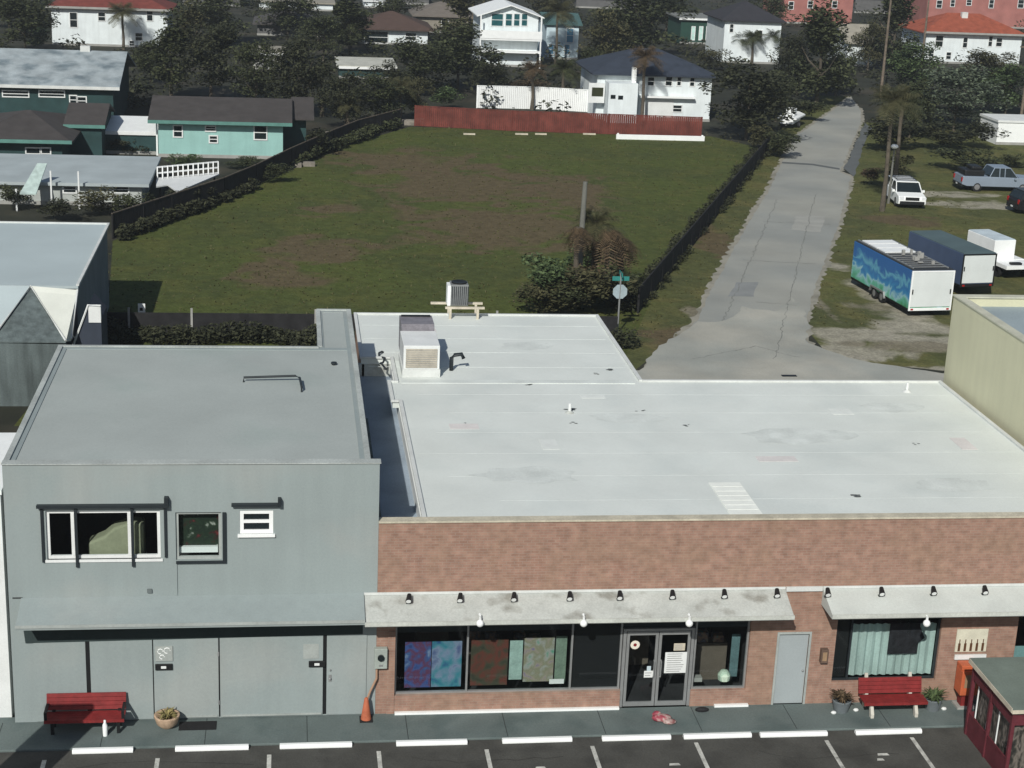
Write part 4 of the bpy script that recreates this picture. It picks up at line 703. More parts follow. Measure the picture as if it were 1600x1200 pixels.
# ------------------------------------------------------------------ fences round the field
def fence(name, label, pts, h, m_, railm=None, post=3.2, cat='fence'):
    q = thing(name, label, cat, (pts[0][0], pts[0][1], GZ)); o_ = Vector(pts[0]); mb = MB(); mr_ = MB(); mp_ = MB()
    for a, b_ in zip(pts, pts[1:]):
        a = Vector((a[0], a[1])); b_ = Vector((b_[0], b_[1])); L = (b_-a).length; d = (b_-a)/L; nb = int(L/.18); s_ = Vector((-d.y, d.x))*.012
        for k in range(nb):
            u0, u1 = a+d*L*k/nb-o_.xy, a+d*L*(k+.9)/nb-o_.xy; hh = h*R.uniform(.97, 1.02)
            mb.prism([(u0.x+s_.x, u0.y+s_.y, .03), (u1.x+s_.x, u1.y+s_.y, .03), (u1.x+s_.x, u1.y+s_.y, hh), (u0.x+s_.x, u0.y+s_.y, hh)], (-2*s_.x, -2*s_.y, 0))
        A_, B_ = a-o_.xy, b_-o_.xy
        mr_.tube([(A_.x, A_.y, h+.02), (B_.x, B_.y, h+.02)], .045, 4)
        for k in range(max(1, int(L/post))+1): u = A_.lerp(B_, k/max(1, int(L/post))); obj('post', MB().box(u.x-.05, u.x+.05, u.y+.02, u.y+.12, 0, h+.06), m_, q)
    obj('board', mb, m_, q); obj('rail', mr_, railm or m_, q); return q
fence('alley_fence', 'dark weathered picket fence between the field and alley verge', [PF0, PF1], 1.35, darkfence, darkfence)
fence('field_fence', 'dark board fence with pale top rail along the left of the field', [tuple(p[:2]) for p in gp([(176, 372), (350, 312), (400, 290), (455, 262), (520, 232), (560, 215), (625, 197)])], 1.5, darkfence, wood)
hedge('shrub_row', 'dark shrubs growing over the left field fence', (-12.2, 57.5), (-4.6, 74.5), .9, .7, leafblack, 220, .12, 'shrubs')
hedge('shrub_row', 'dark shrubs between the mint house and the field fence', (-3.2, 82), (6.5, 104), 1.2, .9, leafdark, 200, .14, 'shrubs')
def stacked(name, label, pts, cat='debris'):
    mb = MB()
    for k in range(14):
        p = G(*[pts[0][j]+(pts[1][j]-pts[0][j])*R.random() for j in (0, 1)], GZ); mb.box(p.x-R.uniform(.2, .7), p.x+R.uniform(.2, .7), p.y-.2, p.y+.3, GZ, GZ+R.uniform(.15, .45))
    return tag(obj(name, mb, mat('gray_rubble', (.22, .20, .17), .9, .3, 2), loc=(G(*pts[0]).x, G(*pts[0]).y, GZ)), label, cat)
stacked('rubble_pile', 'gray rubble along the fence near the mint house corner', [(440, 262), (480, 250)]); stacked('rubble_pile', 'pale rubble at the bend of the field fence', [(515, 220), (560, 210)]); stacked('rubble_pile', 'pale slabs at the left end of the red fence', [(632, 190), (662, 197)])
rf = [tuple(p[:2]) for p in gp([(648, 196), (800, 204), (950, 209), (1095, 214)])]
fence('red_fence', 'long red-brown board fence at the far side of the field', rf, 1.75, mat('red_fence_wood', (.15, .04, .03), .85, .3, 1.2, streak=.2))
q = thing('white_barrier', 'low white barrier lying in front of the red fence', 'barrier', (G(1028, 215).x, G(1028, 215).y-1, GZ)); L = (G(1097, 216)-G(958, 208)).length/2; obj('rail', MB().box(-L, L, -.1, .1, .0, .42), bright, q, bevel=.02); obj('post', MB().box(-L+.1, -L+.25, .1, .2, 0, .5).box(L-.25, L-.1, .1, .2, 0, .5), white, q)
for k, (px, t) in enumerate(((731, 'tan plank lying before the red fence left of the palms'), (813, 'pale plank before the red fence below the white wall'), (842, 'short pale plank right of the longer plank'), (918, 'pale plank left of the low white barrier'))):
    p = G(px, 206); o = tag(obj('plank', MB().box(-.5-.1*(k % 2), .5, -.1, .1, 0, .12), palewood), t, 'plank', 'planks in front of the red fence'); o.location = (p.x, p.y-1.2, GZ)
wf = [tuple(p[:2]) for p in gp([(745, 168), (840, 170), (942, 176)])]
fence('white_fence', 'tall white solid fence behind the red fence', wf, 2.1, bright)
# ------------------------------------------------------------------ houses
def house(name, label, px0, px1, pb, pe, depth, wallm, roofm, roof='gable', rise=1.5, over=.5, wins=(), pos=None, eavem=None, winm=None, sillm=white, chimney=None, door=None, dup_=False, cat='house'):
    o_ = G(px0, pb, GZ); Y = o_.y; x1 = W(px1, pb, Y).x; w_ = x1-o_.x; h = W((px0+px1)/2, pe, Y).z-GZ
    q = thing(name, label, cat, o_)
    obj('wall', MB().box(0, w_, 0, depth, -.2, h), wallm, q)
    mb = MB(); t = .12
    if roof == 'gable':
        for s_ in (0, 1):
            y0, y1 = (-over, depth/2) if s_ == 0 else (depth+over, depth/2); z0 = h-rise*over/(depth/2)
            mb.prism([(-over, y0, z0+.02), (w_+over, y0, z0+.02), (w_+over, y1, h+rise), (-over, y1, h+rise)], (0, 0, t))
        g_ = MB(); 
        for x in (0.02, w_-.12): g_.prism([(x, 0.02, h-.02), (x, depth-.02, h-.02), (x, depth/2, h+rise-.05)], (.1, 0, 0))
        obj('gable', g_, wallm, q)
    elif roof == 'hip':
        k = min(depth/2, w_/2)*.95; a0, a1 = -over, w_+over; b0, b1 = -over, depth+over; r0, r1 = (k, depth/2, h+rise), (w_-k, depth/2, h+rise)
        c = [(a0, b0, h), (a1, b0, h), (a1, b1, h), (a0, b1, h)]
        mb.quad(c[0], c[1], r1, r0); mb.quad(c[1], c[2], r1); mb.quad(c[2], c[3], r0, r1); mb.quad(c[3], c[0], r0); mb.quad(c[3], c[2], c[1], c[0])
        mb.box(a0, a1, b0, b1, h-.14, h-.004)
    elif roof == 'gablefront':
        for s_ in (0, 1):
            xe, zz = (-over, w_/2) if s_ == 0 else (w_+over, w_/2), h-rise*over/(w_/2)
            mb.prism([(xe[0], -over, zz), (xe[1], -over, h+rise), (xe[1], depth+over, h+rise), (xe[0], depth+over, zz)], (0, 0, t))
        obj('gable', MB().prism([(0, .02, h-.02), (w_, .02, h-.02), (w_/2, .02, h+rise-.05)], (0, .15, 0)), wallm, q)
    elif roof == 'shed': mb.prism([(-over, -over, h+.02), (w_+over, -over, h+.02), (w_+over, depth+over, h+rise), (-over, depth+over, h+rise)], (0, 0, t))
    else: mb.box(-over, w_+over, -over, depth+over, h, h+.2)
    r_ = obj('roof', mb, roofm, q)
    if chimney: x, y, hh = chimney; obj('chimney', MB().box(x-.4, x+.4, y-.3, y+.3, h, h+rise+hh), whiteedge, r_)
    if eavem: obj('fascia', MB().box(-over, w_+over, -over-.05, -over-.002, (h-rise*over/(depth/2) if roof == 'gable' else h)-.12, (h-rise*over/(depth/2) if roof == 'gable' else h)+.13), eavem, q)
    obj('base_course', MB().box(-.04, w_+.04, -.05, -.002, 0, .25), conc, q)
    for wn in wins:
        a, c = W(wn[0], wn[3], Y), W(wn[2], wn[1], Y); x0, xx1, z0, z1 = a.x-o_.x, c.x-o_.x, a.z-GZ, c.z-GZ; fr = .09
        f_ = MB(); f_.box(x0-fr, x0, -.06, -.002, z0-fr, z1+fr); f_.box(xx1, xx1+fr, -.06, -.002, z0-fr, z1+fr); f_.box(x0, xx1, -.06, -.002, z0-fr, z0); f_.box(x0, xx1, -.06, -.002, z1, z1+fr); f_.box(x0, xx1, -.05, -.002, (z0+z1)/2-.03, (z0+z1)/2+.03)
        f_o = obj('window', f_, sillm, q); obj('pane', MB().box(x0, xx1, -.03, -.004, z0, z1), winm or darkglass, f_o)
    q['_h'] = h; q['_w'] = w_; return q
H = house
H('white_house', 'white two-storey house with dark red roof at top left', 82, 262, 70, 13, 9, whitewall, redtile, 'hip', 1.8, .6, [(110, 20, 120, 42), (154, 20, 164, 32), (230, 14, 238, 32), (212, 52, 222, 63), (203, 64, 209, 72)], eavem=conc)
H('teal_house', 'dark teal house with broad weathered metal roof at the left edge', -60, 178, 196, 131, 14, darkteal, metalroof, 'gable', 1.9, .6, [(5, 143, 44, 150), (62, 143, 100, 150), (110, 150, 119, 162), (122, 152, 134, 163)], eavem=whiteedge, chimney=(9.2, 7, .5))
q = H('mint_house', 'mint green bungalow with dark shingle roof beside the field', 248, 442, 245, 187, 8.5, teal, shingle, 'gable', 1.0, .7, [(272, 197, 284, 213), (328, 213, 339, 222), (322, 198, 336, 204), (398, 197, 416, 217)], eavem=mat('mint_trim', (.10, .23, .20)))
obj('side_wing', MB().box(9.1, 11.0, 2.5, 8.5, 0, 2.8), darkteal, q); obj('wing_roof', MB().prism([(9.85, 1.6, 2.75), (11.6, 1.6, 2.75), (11.6, 5.5, 3.9), (9.85, 5.5, 3.9)], (0, 0, .1)), shingle, q)
q = H('carport', 'open carport with white slatted roof beside the mint house', 163, 246, 240, 208, 4.5, darkteal, bright, 'shed', .5, .1, eavem=white)
for x in (0, 4.0): obj('post', MB().box(x-.12, x+.0, -.4, -.28, 0, 2.6), bright, q)
q = H('shingle_house', 'low house with brown-gray shingle roof and teal walls at left', -40, 98, 262, 218, 11, darkteal, shingle, 'hip', 1.3, .8, [(42, 232, 62, 248), (66, 232, 78, 248)], eavem=mat('mint_trim', ()))
H('link_house', 'narrow dark roofed wing joining shingle house and carport', 108, 160, 248, 195, 7, darkteal, shingle, 'gable', 1.0, .3, eavem=mat('mint_trim', ()))
q = H('flat_roof_house', 'pale flat-roofed house above the gabled building at left edge', -40, 222, 318, 288, 9.5, mat('pale_gray_wall', (.42, .45, .43), .85, .15, 1), mat('pale_gray_roof', (.38, .43, .44), .8, .1, .5), 'flat', .2, .5, [(178, 292, 200, 300), (100, 292, 118, 300)])
obj('awning', MB().prism([(3.2, -2.4, 1.1), (4.2, -2.4, 1.1), (4.6, -.02, 2.6), (4.0, -.02, 2.6)], (0, 0, .07)), mat('mint_curtain', ()), q); obj('post', MB().box(4.9, 5.0, -1.2, -1.1, 0, 2.4).box(6.6, 6.7, -1.2, -1.1, 0, 2.4).box(2.9, 3.0, -2.2, -2.1, 0, 1.4), white, q)
p = G(246, 279, 1.0); pr_ = G(341, 270, 1.0)
q = thing('lattice_fence', 'white lattice rail on a white deck beside the flat-roofed house', 'fence', (p.x, p.y, GZ)); mb = MB(); dl = (pr_-p).xy
for k in range(13): u = dl*k/12; mb.box(u.x-.04, u.x+.04, u.y-.02, u.y+.02, 1.0, 1.85)
for z in (1.05, 1.42, 1.82): mb.prism([(0, 0, z-.05), (dl.x, dl.y, z-.05), (dl.x, dl.y, z+.05), (0, 0, z+.05)], (0, .05, 0))
obj('lattice', mb, bright, q); obj('deck', MB().prism([G(*a_, .95)-Vector((p.x, p.y, 0)) for a_ in ((244, 281), (244, 292), (262, 289), (277, 300), (343, 272))], (0, 0, .08)), white, q)
for a_ in ((250, 285), (277, 296), (335, 273)): d0 = G(*a_, .95); obj('post', MB().box(d0.x-p.x-.06, d0.x-p.x+.06, d0.y-p.y-.05, d0.y-p.y+.06, 0, .94), darkfence, q)
H('tan_shed', 'small shed with flat tan roof between dark trees', 396, 440, 108, 84, 6, conc, tanroof, 'flat', .2, .4, [(412, 93, 426, 106)], eavem=white)
H('white_carport', 'long pale flat carport roof behind the mint house', 530, 616, 122, 106, 8, darkteal, mat('pale_carport', (.5, .5, .44), .8, .15, 1), 'flat', .2, .3, eavem=bright)
H('brown_house', 'brown roofed bungalow with bright porch in the trees', 560, 668, 68, 45, 10, whitewall, mat('brown_roof', (.085, .055, .045), .9), 'hip', 1.8, .8, [(570, 50, 606, 66), (634, 52, 650, 62)])
H('distant_house', 'gray hip-roofed house left of the brown roofed bungalow', 402, 505, 55, 38, 9, mat('gray_wall_far', (.12, .12, .12)), mat('gray_shingle', (.075, .07, .068), .9), 'hip', 1.6, .6)
H('distant_house', 'low white building partly cut by the top edge left of centre', 405, 520, 14, 5, 10, whitewall, tanroof, 'flat', .2, .4, [(425, 7, 440, 12), (470, 7, 490, 12)])
H('distant_house', 'pale flat building cut by the top edge behind dark trees', 570, 600, 12, 3, 8, whitewall, white, 'flat', .2, .3)
H('distant_house', 'tan roofed house in the trees left of the white balcony house', 650, 735, 50, 25, 9, mat('tan_wall', (.25, .23, .19)), mat('gray_tan_roof', (.16, .14, .12), .9), 'hip', 1.6, .6, [(690, 30, 700, 40)])
# three-storey white house with balconies
q = H('balcony_house', 'white three-storey house with glazed balcony near top centre', 750, 838, 103, 24, 9, whitewall, bright, 'gablefront', 1.1, .6, [(768, 22, 786, 40), (790, 22, 800, 40), (803, 22, 812, 40), (815, 22, 824, 40)], winm=mat('teal_glass', (.02, .09, .10), .1, .2, 2))
w_ = q['_w']
obj('balcony', MB().box(-.3, w_+.3, -1.4, -.01, 3.1, 3.3).box(-.3, w_+.3, -1.45, -1.38, 3.3, 4.2).box(-.3, w_+.3, -1.3, -.01, 1.7, 1.9), bright, q)
obj('column', MB().box(-.3, -.15, -1.37, -1.25, 0, 5.9).box(w_+.1, w_+.25, -1.37, -1.25, 0, 5.9), bright, q)
q = H('blue_white_house', 'pale blue and white house behind the tall palm', 852, 902, 92, 38, 7, mat('pale_blue_wall', (.55, .68, .74), .8), mat('teal_roof', (.06, .12, .12)), 'gable', 1.0, .4, [(857, 70, 865, 84), (882, 70, 890, 84), (885, 45, 896, 66)], winm=mat('blue_pane', (.10, .25, .38)))
q = H('navy_roof_house', 'white house with navy hip roof and garage behind the red fence', 930, 1108, 186, 116, 9, whitewall, navyroof, 'hip', 1.9, .6, [(1012, 121, 1022, 133), (1040, 120, 1050, 133), (1058, 121, 1064, 133), (1078, 122, 1085, 134), (1050, 165, 1065, 174)])
obj('front_wing', MB().box(.7, 3.4, -2.2, -.01, 0, 3.6), whitewall, q); obj('ledge', MB().box(4.0, 9.2, -.6, -.065, 2.15, 2.3), bright, q); obj('wing_window', MB().box(.9, 1.35, -2.23, -2.205, 2.2, 2.55).box(1.6, 2.05, -2.23, -2.205, 2.15, 2.5), darkglass, q)
obj('garage_door', MB().box(4.3, 7.3, -.04, -.005, 0.02, 2.0), white, q); obj('chimney', MB().box(2.9, 3.3, -1.6, -1.2, 3.6, 5.0), bright, q); obj('stair_panel', MB().prism([(-.9, -.8, 1.6), (.6, -.8, 1.6), (.6, -.8, 3.4), (-.9, -.8, 3.4)], (0, .08, 0)), white, q)
obj('opening', MB().box(-.6, .45, -.83, -.805, 2.2, 3.0), mat('olive_opening', (.03, .035, .015)), q)
q = H('porch_house', 'white house with long green shaded porch at top right of centre', 1062, 1126, 68, 30, 8, mat('dark_green_wall', (.02, .06, .045)), mat('gray_roof_far', (.2, .21, .2)), 'flat', .2, .4, [(1080, 42, 1086, 62), (1092, 42, 1098, 62), (1103, 42, 1109, 62)], eavem=bright, winm=mat('mint_pane', (.5, .72, .66)))
H('dark_roof_house', 'white house with charcoal roof beside small palms', 1128, 1216, 98, 32, 9, whitewall, mat('charcoal_roof', (.035, .035, .042), .9), 'hip', 2.0, .5, [(1140, 38, 1146, 50), (1182, 48, 1191, 62)])
H('small_white_house', 'small white house with tan roof right of the tall dark tree', 1322, 1362, 103, 66, 8, whitewall, tanroof, 'gable', 1.8, .5, [(1350, 68, 1357, 92), (1324, 72, 1330, 80)])
q = H('orange_roof_house', 'white house with orange-red roof at the top right', 1443, 1592, 98, 52, 9, whitewall, orangetile, 'hip', 2.2, .7, [(1461, 56, 1474, 72), (1504, 59, 1512, 74), (1544, 57, 1551, 72), (1556, 60, 1566, 72), (1450, 79, 1459, 88), (1478, 82, 1486, 92)], eavem=conc, chimney=(6.2, 3.5, .2))
H('pink_building', 'long pink building cut by the top right edge', 1445, 1625, 40, -12, 12, pink, pink, 'flat', .3, .2, [(1463, 1, 1472, 12), (1485, 0, 1492, 10), (1510, 0, 1518, 8), (1545, 0, 1553, 12), (1590, 0, 1600, 12)])
H('pink_building', 'pink building behind the tall dark tree at the top', 1222, 1330, 36, -6, 12, pink, pink, 'flat', .3, .2, [(1232, 3, 1240, 14), (1262, 2, 1270, 12), (1300, 2, 1308, 12)])
H('white_shed', 'plain white shed at the right edge above the pickup', 1556, 1640, 226, 192, 4, bright, white, 'flat', .1, .1)
for k, (px, pb, pt, w_) in enumerate(((330, 8, -25, 90), (640, 6, -22, 60), (960, 12, -20, 120), (1380, 20, -20, 90))):
    H('far_house', ['gray roofed far house behind top left trees', 'small far house behind top centre trees', 'far house behind the large centre tree', 'far house at the end of the alley'][k], px-w_/2, px+w_/2, pb, pt+16, 9, mat('gray_wall_far', ()), mat('gray_shingle', ()), 'hip', 1.6, .5)
# ------------------------------------------------------------------ trees
T_ = tree
TL = [ (40, 85, -10, 110, 'round', leafdark, 'broad dark tree left of the red roofed white house'), (15, 45, -45, 90, 'round', leafolive, 'tree in the top left corner'),
 (268, 155, 22, 90, 'tall', leafdark, 'tall dark tree right of the weathered metal roof'), (330, 160, 35, 110, 'round', leafblack, 'wide blackish tree behind the mint house roof'), (345, 70, -30, 120, 'round', leafdark, 'broad dark tree behind at top left'), (300, 95, 0, 70, 'tall', leafolive, 'narrow olive tree beside the red roofed white house'),
 (400, 172, 65, 90, 'round', leafdark, 'dark tree over the right half of the mint house roof'), (470, 185, 52, 100, 'round', leafblack, 'large blackish tree right of the tan shed'), (545, 85, -12, 95, 'tall', leafdark, 'tall dark tree above the pale carport roof'), (505, 95, 22, 70, 'round', leafdark, 'rounded dark tree left of the pale carport roof'),
 (540, 205, 108, 80, 'round', leafblack, 'blackish tree just below the pale carport roof'), (590, 195, 112, 90, 'round', leafdark, 'dark tree at the rear left corner of the field'), (655, 150, 62, 110, 'round', leafdark, 'wide dark tree above the left end of the red fence'), (650, 185, 118, 50, 'round', leafolive, 'small olive tree at the end of the field fence'),
 (715, 140, 30, 120, 'round', leafdark, 'large dark tree left of the balcony house'), (720, 72, -30, 90, 'tall', leafolive, 'tall olive tree at top centre'), (620, 60, -20, 70, 'round', leafdark, 'dark tree behind the brown roofed bungalow'), (450, 60, -25, 90, 'round', leafdark, 'dark tree behind the gray hip-roofed house'),
 (770, 155, 98, 60, 'round', leafblack, 'blackish low tree behind the left of the white fence'), (1000, 92, -22, 150, 'round', leafdark, 'huge dark tree between balcony house and porch house'), (945, 110, 10, 80, 'round', leafolive, 'olive tree behind the navy roofed house'), (925, 140, 75, 50, 'round', leafdark, 'dark tree at the left corner of the navy roof'),
 (1165, 218, 92, 150, 'round', leafblack, 'broad blackish tree at the far right corner of the field'), (1212, 190, 105, 70, 'round', leafdark, 'dark tree beside the start of the far alley'), (1275, 165, -2, 110, 'tall', leafdark, 'very tall dark conifer left of the alley'), (1245, 150, 40, 80, 'round', leafblack, 'blackish tree at the foot of the tall conifer'), (1305, 150, 60, 60, 'round', leafdark, 'dark tree over the far end of the alley'),
 (1390, 110, -25, 90, 'tall', leafdark, 'tall dark tree left of the orange roofed house'), (1355, 110, 30, 50, 'round', leafolive, 'olive tree right of the small white house'), (1425, 150, 60, 90, 'round', leafgreen, 'mid green tree right of the far alley'), (1490, 205, 105, 130, 'round', leafgray, 'large gray-green rounded tree on the right'), (1570, 180, 95, 100, 'round', leafgreen, 'green tree at the right edge below the orange roof'), (1420, 215, 120, 90, 'round', leafdark, 'dark tree left of the gray-green tree'), (1545, 150, 78, 90, 'round', leafolive, 'olive tree just below the orange roofed house'),
 (1200, 60, -20, 60, 'round', leafdark, 'dark tree behind the charcoal roofed house'), (1040, 55, -20, 80, 'round', leafdark, 'dark tree above the green porch'), (850, 45, -35, 70, 'round', leafolive, 'olive tree behind the blue and white house'), (610, 165, 95, 70, 'round', leafblack, 'blackish tree right of the pale carport roof'), (235, 130, 60, 60, 'round', leafdark, 'dark tree at the right end of the metal roof')]
for px, pb, pt, wp, kd, lm, t in TL: tree(t, px, pb, pt, wp, kd, lm, group='broad trees of the neighbourhood')
BL = [(160, 335, 292, 90, leafolive, 'olive bush in front of the flat-roofed house'), (20, 330, 285, 60, leafdark, 'dark bush at the left edge below the flat-roofed house'), (95, 345, 310, 70, leafblack, 'blackish bush behind the pale blue roof'), (215, 345, 300, 70, leafdark, 'dark bush right of the flat-roofed house'), (300, 322, 285, 80, leafblack, 'blackish bush below the lattice fence'), (430, 285, 255, 50, leafdark, 'dark bush at the field fence below the mint house'), (285, 262, 240, 60, leafgreen, 'low green bush under the mint house windows'), (385, 262, 244, 70, leafdark, 'low dark bush under the right mint house window'), (500, 240, 200, 70, leafblack, 'blackish bush right of the mint house'), (200, 240, 214, 60, leafblack, 'dark bush inside the carport yard'),
 (820, 155, 118, 80, leafbrown, 'reddish-brown bush above the white fence'), (700, 172, 135, 60, leafgreen, 'green bush at the left of the white fence'), (1390, 235, 175, 100, leafblack, 'blackish scrub at the alley side behind the lamp post'), (1460, 235, 185, 110, leafblack, 'blackish scrub below the gray-green tree'), (1530, 232, 190, 80, leafblack, 'blackish scrub left of the white shed'), (1395, 285, 235, 60, leafolive, 'olive scrub around the lamp post palms'), (1500, 268, 228, 110, leafdark, 'dark weeds behind the pickup'), (1365, 290, 262, 50, leafbrown, 'brown weeds beside the side asphalt'), (1215, 245, 205, 70, leafdark, 'dark weeds at the corner of the verge'), (1265, 190, 150, 60, leafdark, 'dark shrub left of the far alley'), (1180, 235, 195, 60, leafolive, 'olive shrub under the broad field corner tree'), (1585, 262, 240, 50, leafdark, 'dark weeds at the right edge by the pickup'), (545, 70, 40, 60, leafdark, 'dark shrub under the tall tree above the carport roof'), (960, 100, 62, 90, leafdark, 'dark shrub beneath the huge centre tree'), (1120, 110, 75, 60, leafolive, 'olive shrub in front of the charcoal roofed house'), (1420, 112, 85, 60, leafdark, 'dark shrub at the left corner of the orange roofed house'), (720, 112, 78, 60, leafdark, 'dark shrub left of the balcony house base'), (60, 75, 42, 60, leafgreen, 'green shrub left of the red roofed white house')]
for px, pb, pt, wp, lm, t in BL: tree(t, px, pb, pt, wp, 'bush', lm, name='bush', cat='bush', group='bushes of the neighbourhood')
for a in [('palm standing in front of the red roofed white house', 193, 78, 6, 62, leafolive), ('tall bushy palm beside the balcony house', 868, 100, 0, 76, leafolive), ('slim brown-topped palm before the white fence', 831, 172, 96, 50, leafbrown), ('dense palm before the white fence centre', 878, 172, 92, 66, leafdark), ('brownish palm in front of the navy roof', 1002, 193, 74, 66, leafbrown), ('small palm left before the charcoal roofed house', 1153, 98, 50, 44, leafdark), ('small palm centre before the charcoal roofed house', 1174, 100, 48, 44, leafdark), ('small palm right before the charcoal roofed house', 1204, 100, 46, 44, leafdark), ('tall palm at the right side of the alley above the lamp', 1378, 330, 135, 96, leafolive), ('second palm just right of the alley palm', 1396, 300, 140, 84, leafdark), ('palm with pale trunk behind the mint house', 503, 182, 100, 60, leafdark), ('palm with pale trunk left of its twin behind the mint house', 478, 180, 105, 56, leafdark), ('palm at the far end of the field fence', 625, 190, 122, 60, leafolive), ('slender palm before the tall tree above the carport roof', 548, 84, 20, 60, leafdark), ('palm at left field corner near the lone bush', 543, 208, 150, 50, leafolive)]: palm(*a)
rr = random.Random(99); mb = MB(); k = 0
boxes = [(o.location.x, o.location.y, o['_w']) for o in bpy.data.objects if '_w' in o]
while k < 520:
    Y = 84+190*rr.random()**.8; Y = min(Y, 270); X = rr.uniform(-30-(Y-80)*.32, 36+(Y-80)*.72)
    if Y < 107 and -8 < X < 36: continue
    if Y < 135 and X > 36 and X < 38+(Y-97)*.68+6.5: continue
    if Y < 100 and X > 36: continue
    if any(x-1.5 < X < x+w_+1.5 and y-5 < Y < y+12 for x, y, w_ in boxes): continue
    h = rr.uniform(.8, 2.6); w_ = rr.uniform(1., 2.4); leaves(mb, (X, Y, h*.45), w_, w_, h*.6, 70, .24, rr, 0); k += 1
o = obj('undergrowth', mb, leafblack); o['kind'] = 'stuff'
# ------------------------------------------------------------------ poles, lamp
p = G(1388, 318, GZ); zt_ = W(1388, 230, p.y).z
q = thing('lamp_post', 'slim post with bright white lamp head beside the alley palms', 'lamp post', p); obj('pole', MB().tube([(0, 0, 0), (0, 0, zt_)], [.1, .06], 8), mat('pole_gray', ()), q); obj('lamp_head', MB().ball((0, 0, zt_+.12), .28, .28, .16, 12), bright, q, smooth=True)
for px, pb, pt, t in ((1594, 195, 60, 'dark utility pole at the right edge beside the green tree'), (1376, 150, -30, 'utility pole at the end of the alley'), (1440, 100, -20, 'utility pole left of the orange roofed house'), (738, 60, -30, 'brown utility pole left of the balcony house')):
    p = G(px, pb, GZ); z = W(px, pt, p.y).z; q = thing('utility_pole', t, 'utility pole', p, 0, 'distant utility poles'); obj('pole', MB().tube([(0, 0, 0), (0, 0, z)], [.17, .1], 8), wood, q); obj('crossarm', MB().box(-1.0, 1.0, -.06, .06, z-.8, z-.66), wood, q)
# ------------------------------------------------------------------ vehicles
tyre = rubber; hub = mat('wheel_metal', (.35, .35, .36), .4, .05, 3, metal=.6); redlens = mat('red_lens', (.35, .01, .01), .3); lampl = mat('headlamp', (.7, .72, .75), .15)
def wheel(root, x, y, r_=.36, wd=.22):
    o = obj('wheel', MB().lathe((0, 0, 0), [(r_*.6, -wd/2), (r_, -wd/2+.02), (r_, wd/2-.02), (r_*.6, wd/2)], 20), tyre, root, smooth=False); o.location = (x, y, r_); o.rotation_euler = (rad(90), 0, 0)
    h_ = obj('rim', MB().lathe((0, 0, 0), [(0, -wd/2-.005), (r_*.6, -wd/2+.01), (r_*.6, wd/2-.01), (0, wd/2+.005)], 14), hub, o)
def car(name, label, cat, loc, rotz, paint, prof, glassprof, L, Wd=1.85, wx=(.95, 3.75), rack=False, bed=None, front=0.):
    # x runs along the car from nose (0) to tail (L), y across
    q = thing(name, label, cat, loc, rotz); mb = MB(); hw = Wd/2
    def shell(mb, prof, hw_of):
        n = len(prof); rows = []
        for s_ in (-1, -.82, .82, 1):
            rows.append([(x, s_*hw_of(z)*(1 if abs(s_) == 1 else 1), z-(0 if abs(s_) < 1 else .0)) for x, z in prof])
        b0 = len(mb.v)
        for r_ in rows: mb.v += r_
        for k in range(3):
            for j in range(n): mb.f.append((b0+k*n+j, b0+k*n+(j+1) % n, b0+(k+1)*n+(j+1) % n, b0+(k+1)*n+j)); mb.mi.append(mb.m)
        mb.f.append(tuple(b0+j for j in reversed(range(n)))); mb.f.append(tuple(b0+3*n+j for j in range(n))); mb.mi += [mb.m]*2
    shell(mb, prof, lambda z: hw*(1-.03*max(0, z-.8))); obj('body', mb, paint, q, bevel=.03)
    mb = MB(); shell(mb, glassprof, lambda z: hw*(.97-.17*max(0, z-.95))); cab = obj('cabin', mb, darkglass, q, bevel=.03)
    zt = max(z for _, z in glassprof); xs = [x for x, z in glassprof if z > zt-.05]
    obj('roof_panel', MB().box(min(xs)-.03, max(xs)+.03, -hw*.83, hw*.83, zt-.02, zt+.035), paint, q, bevel=.015)
    mb = MB(); xa, xb = min(x for x, z in glassprof), max(x for x, z in glassprof)
    for s_ in (-1, 1):
        for t in (.33, .66): x = min(xs)+(max(xs)-min(xs))*t; mb.tube([(x, s_*hw*.95, .98), (x, s_*hw*.84, zt)], .035, 5)
        for x0, x1 in ((xa, min(xs)), (xb, max(xs))): mb.tube([(x0, s_*hw*.94, 1.0), (x1, s_*hw*.83, zt)], .035, 5)
    obj('pillar', mb, paint, q)
    for x in wx:
        for s_ in (-1, 1): wheel(q, x, s_*(hw-.1))
    for s_ in (-1, 1):
        obj('headlight', MB().box(-.03, .06, s_*hw*.82-.17, s_*hw*.82+.13, .68, .86), lampl, q); obj('tail_light', MB().box(L-.05, L+.03, s_*hw*.85-.1, s_*hw*.85+.08, .75, 1.05), redlens, q)
        obj('mirror', MB().box(xa+.25, xa+.4, s_*(hw+.1)-.1, s_*(hw+.1)+.08, .98, 1.14), paint, q)
    obj('bumper', MB().box(-.06, .1, -hw*.9, hw*.9, .32, .56), black, q, bevel=.02); obj('bumper', MB().box(L-.1, L+.06, -hw*.9, hw*.9, .35, .58), black, q, bevel=.02)
    obj('grille', MB().box(-.035, .02, -hw*.5, hw*.5, .62, .84), black, q); obj('number_plate', MB().box(L+.061, L+.066, -.16, .16, .42, .54), white, q)
    if rack:
        mb = MB()
        for s_ in (-1, 1): mb.tube([(min(xs)+.1, s_*hw*.7, zt+.12), (max(xs)-.1, s_*hw*.7, zt+.12)], .025, 6)
        for k in range(4): x = min(xs)+.2+(max(xs)-min(xs)-.4)*k/3; mb.box(x, x+.06, -hw*.7, hw*.7, zt+.09, zt+.13)
        obj('roof_rack', mb, black, q)
    return q
suvp = [(0, .35), (-.02, .7), (.1, .88), (1.1, 1.02), (1.3, 1.05), (4.4, 1.08), (4.55, .9), (4.55, .38), (4.2, .3), (.3, .28)]
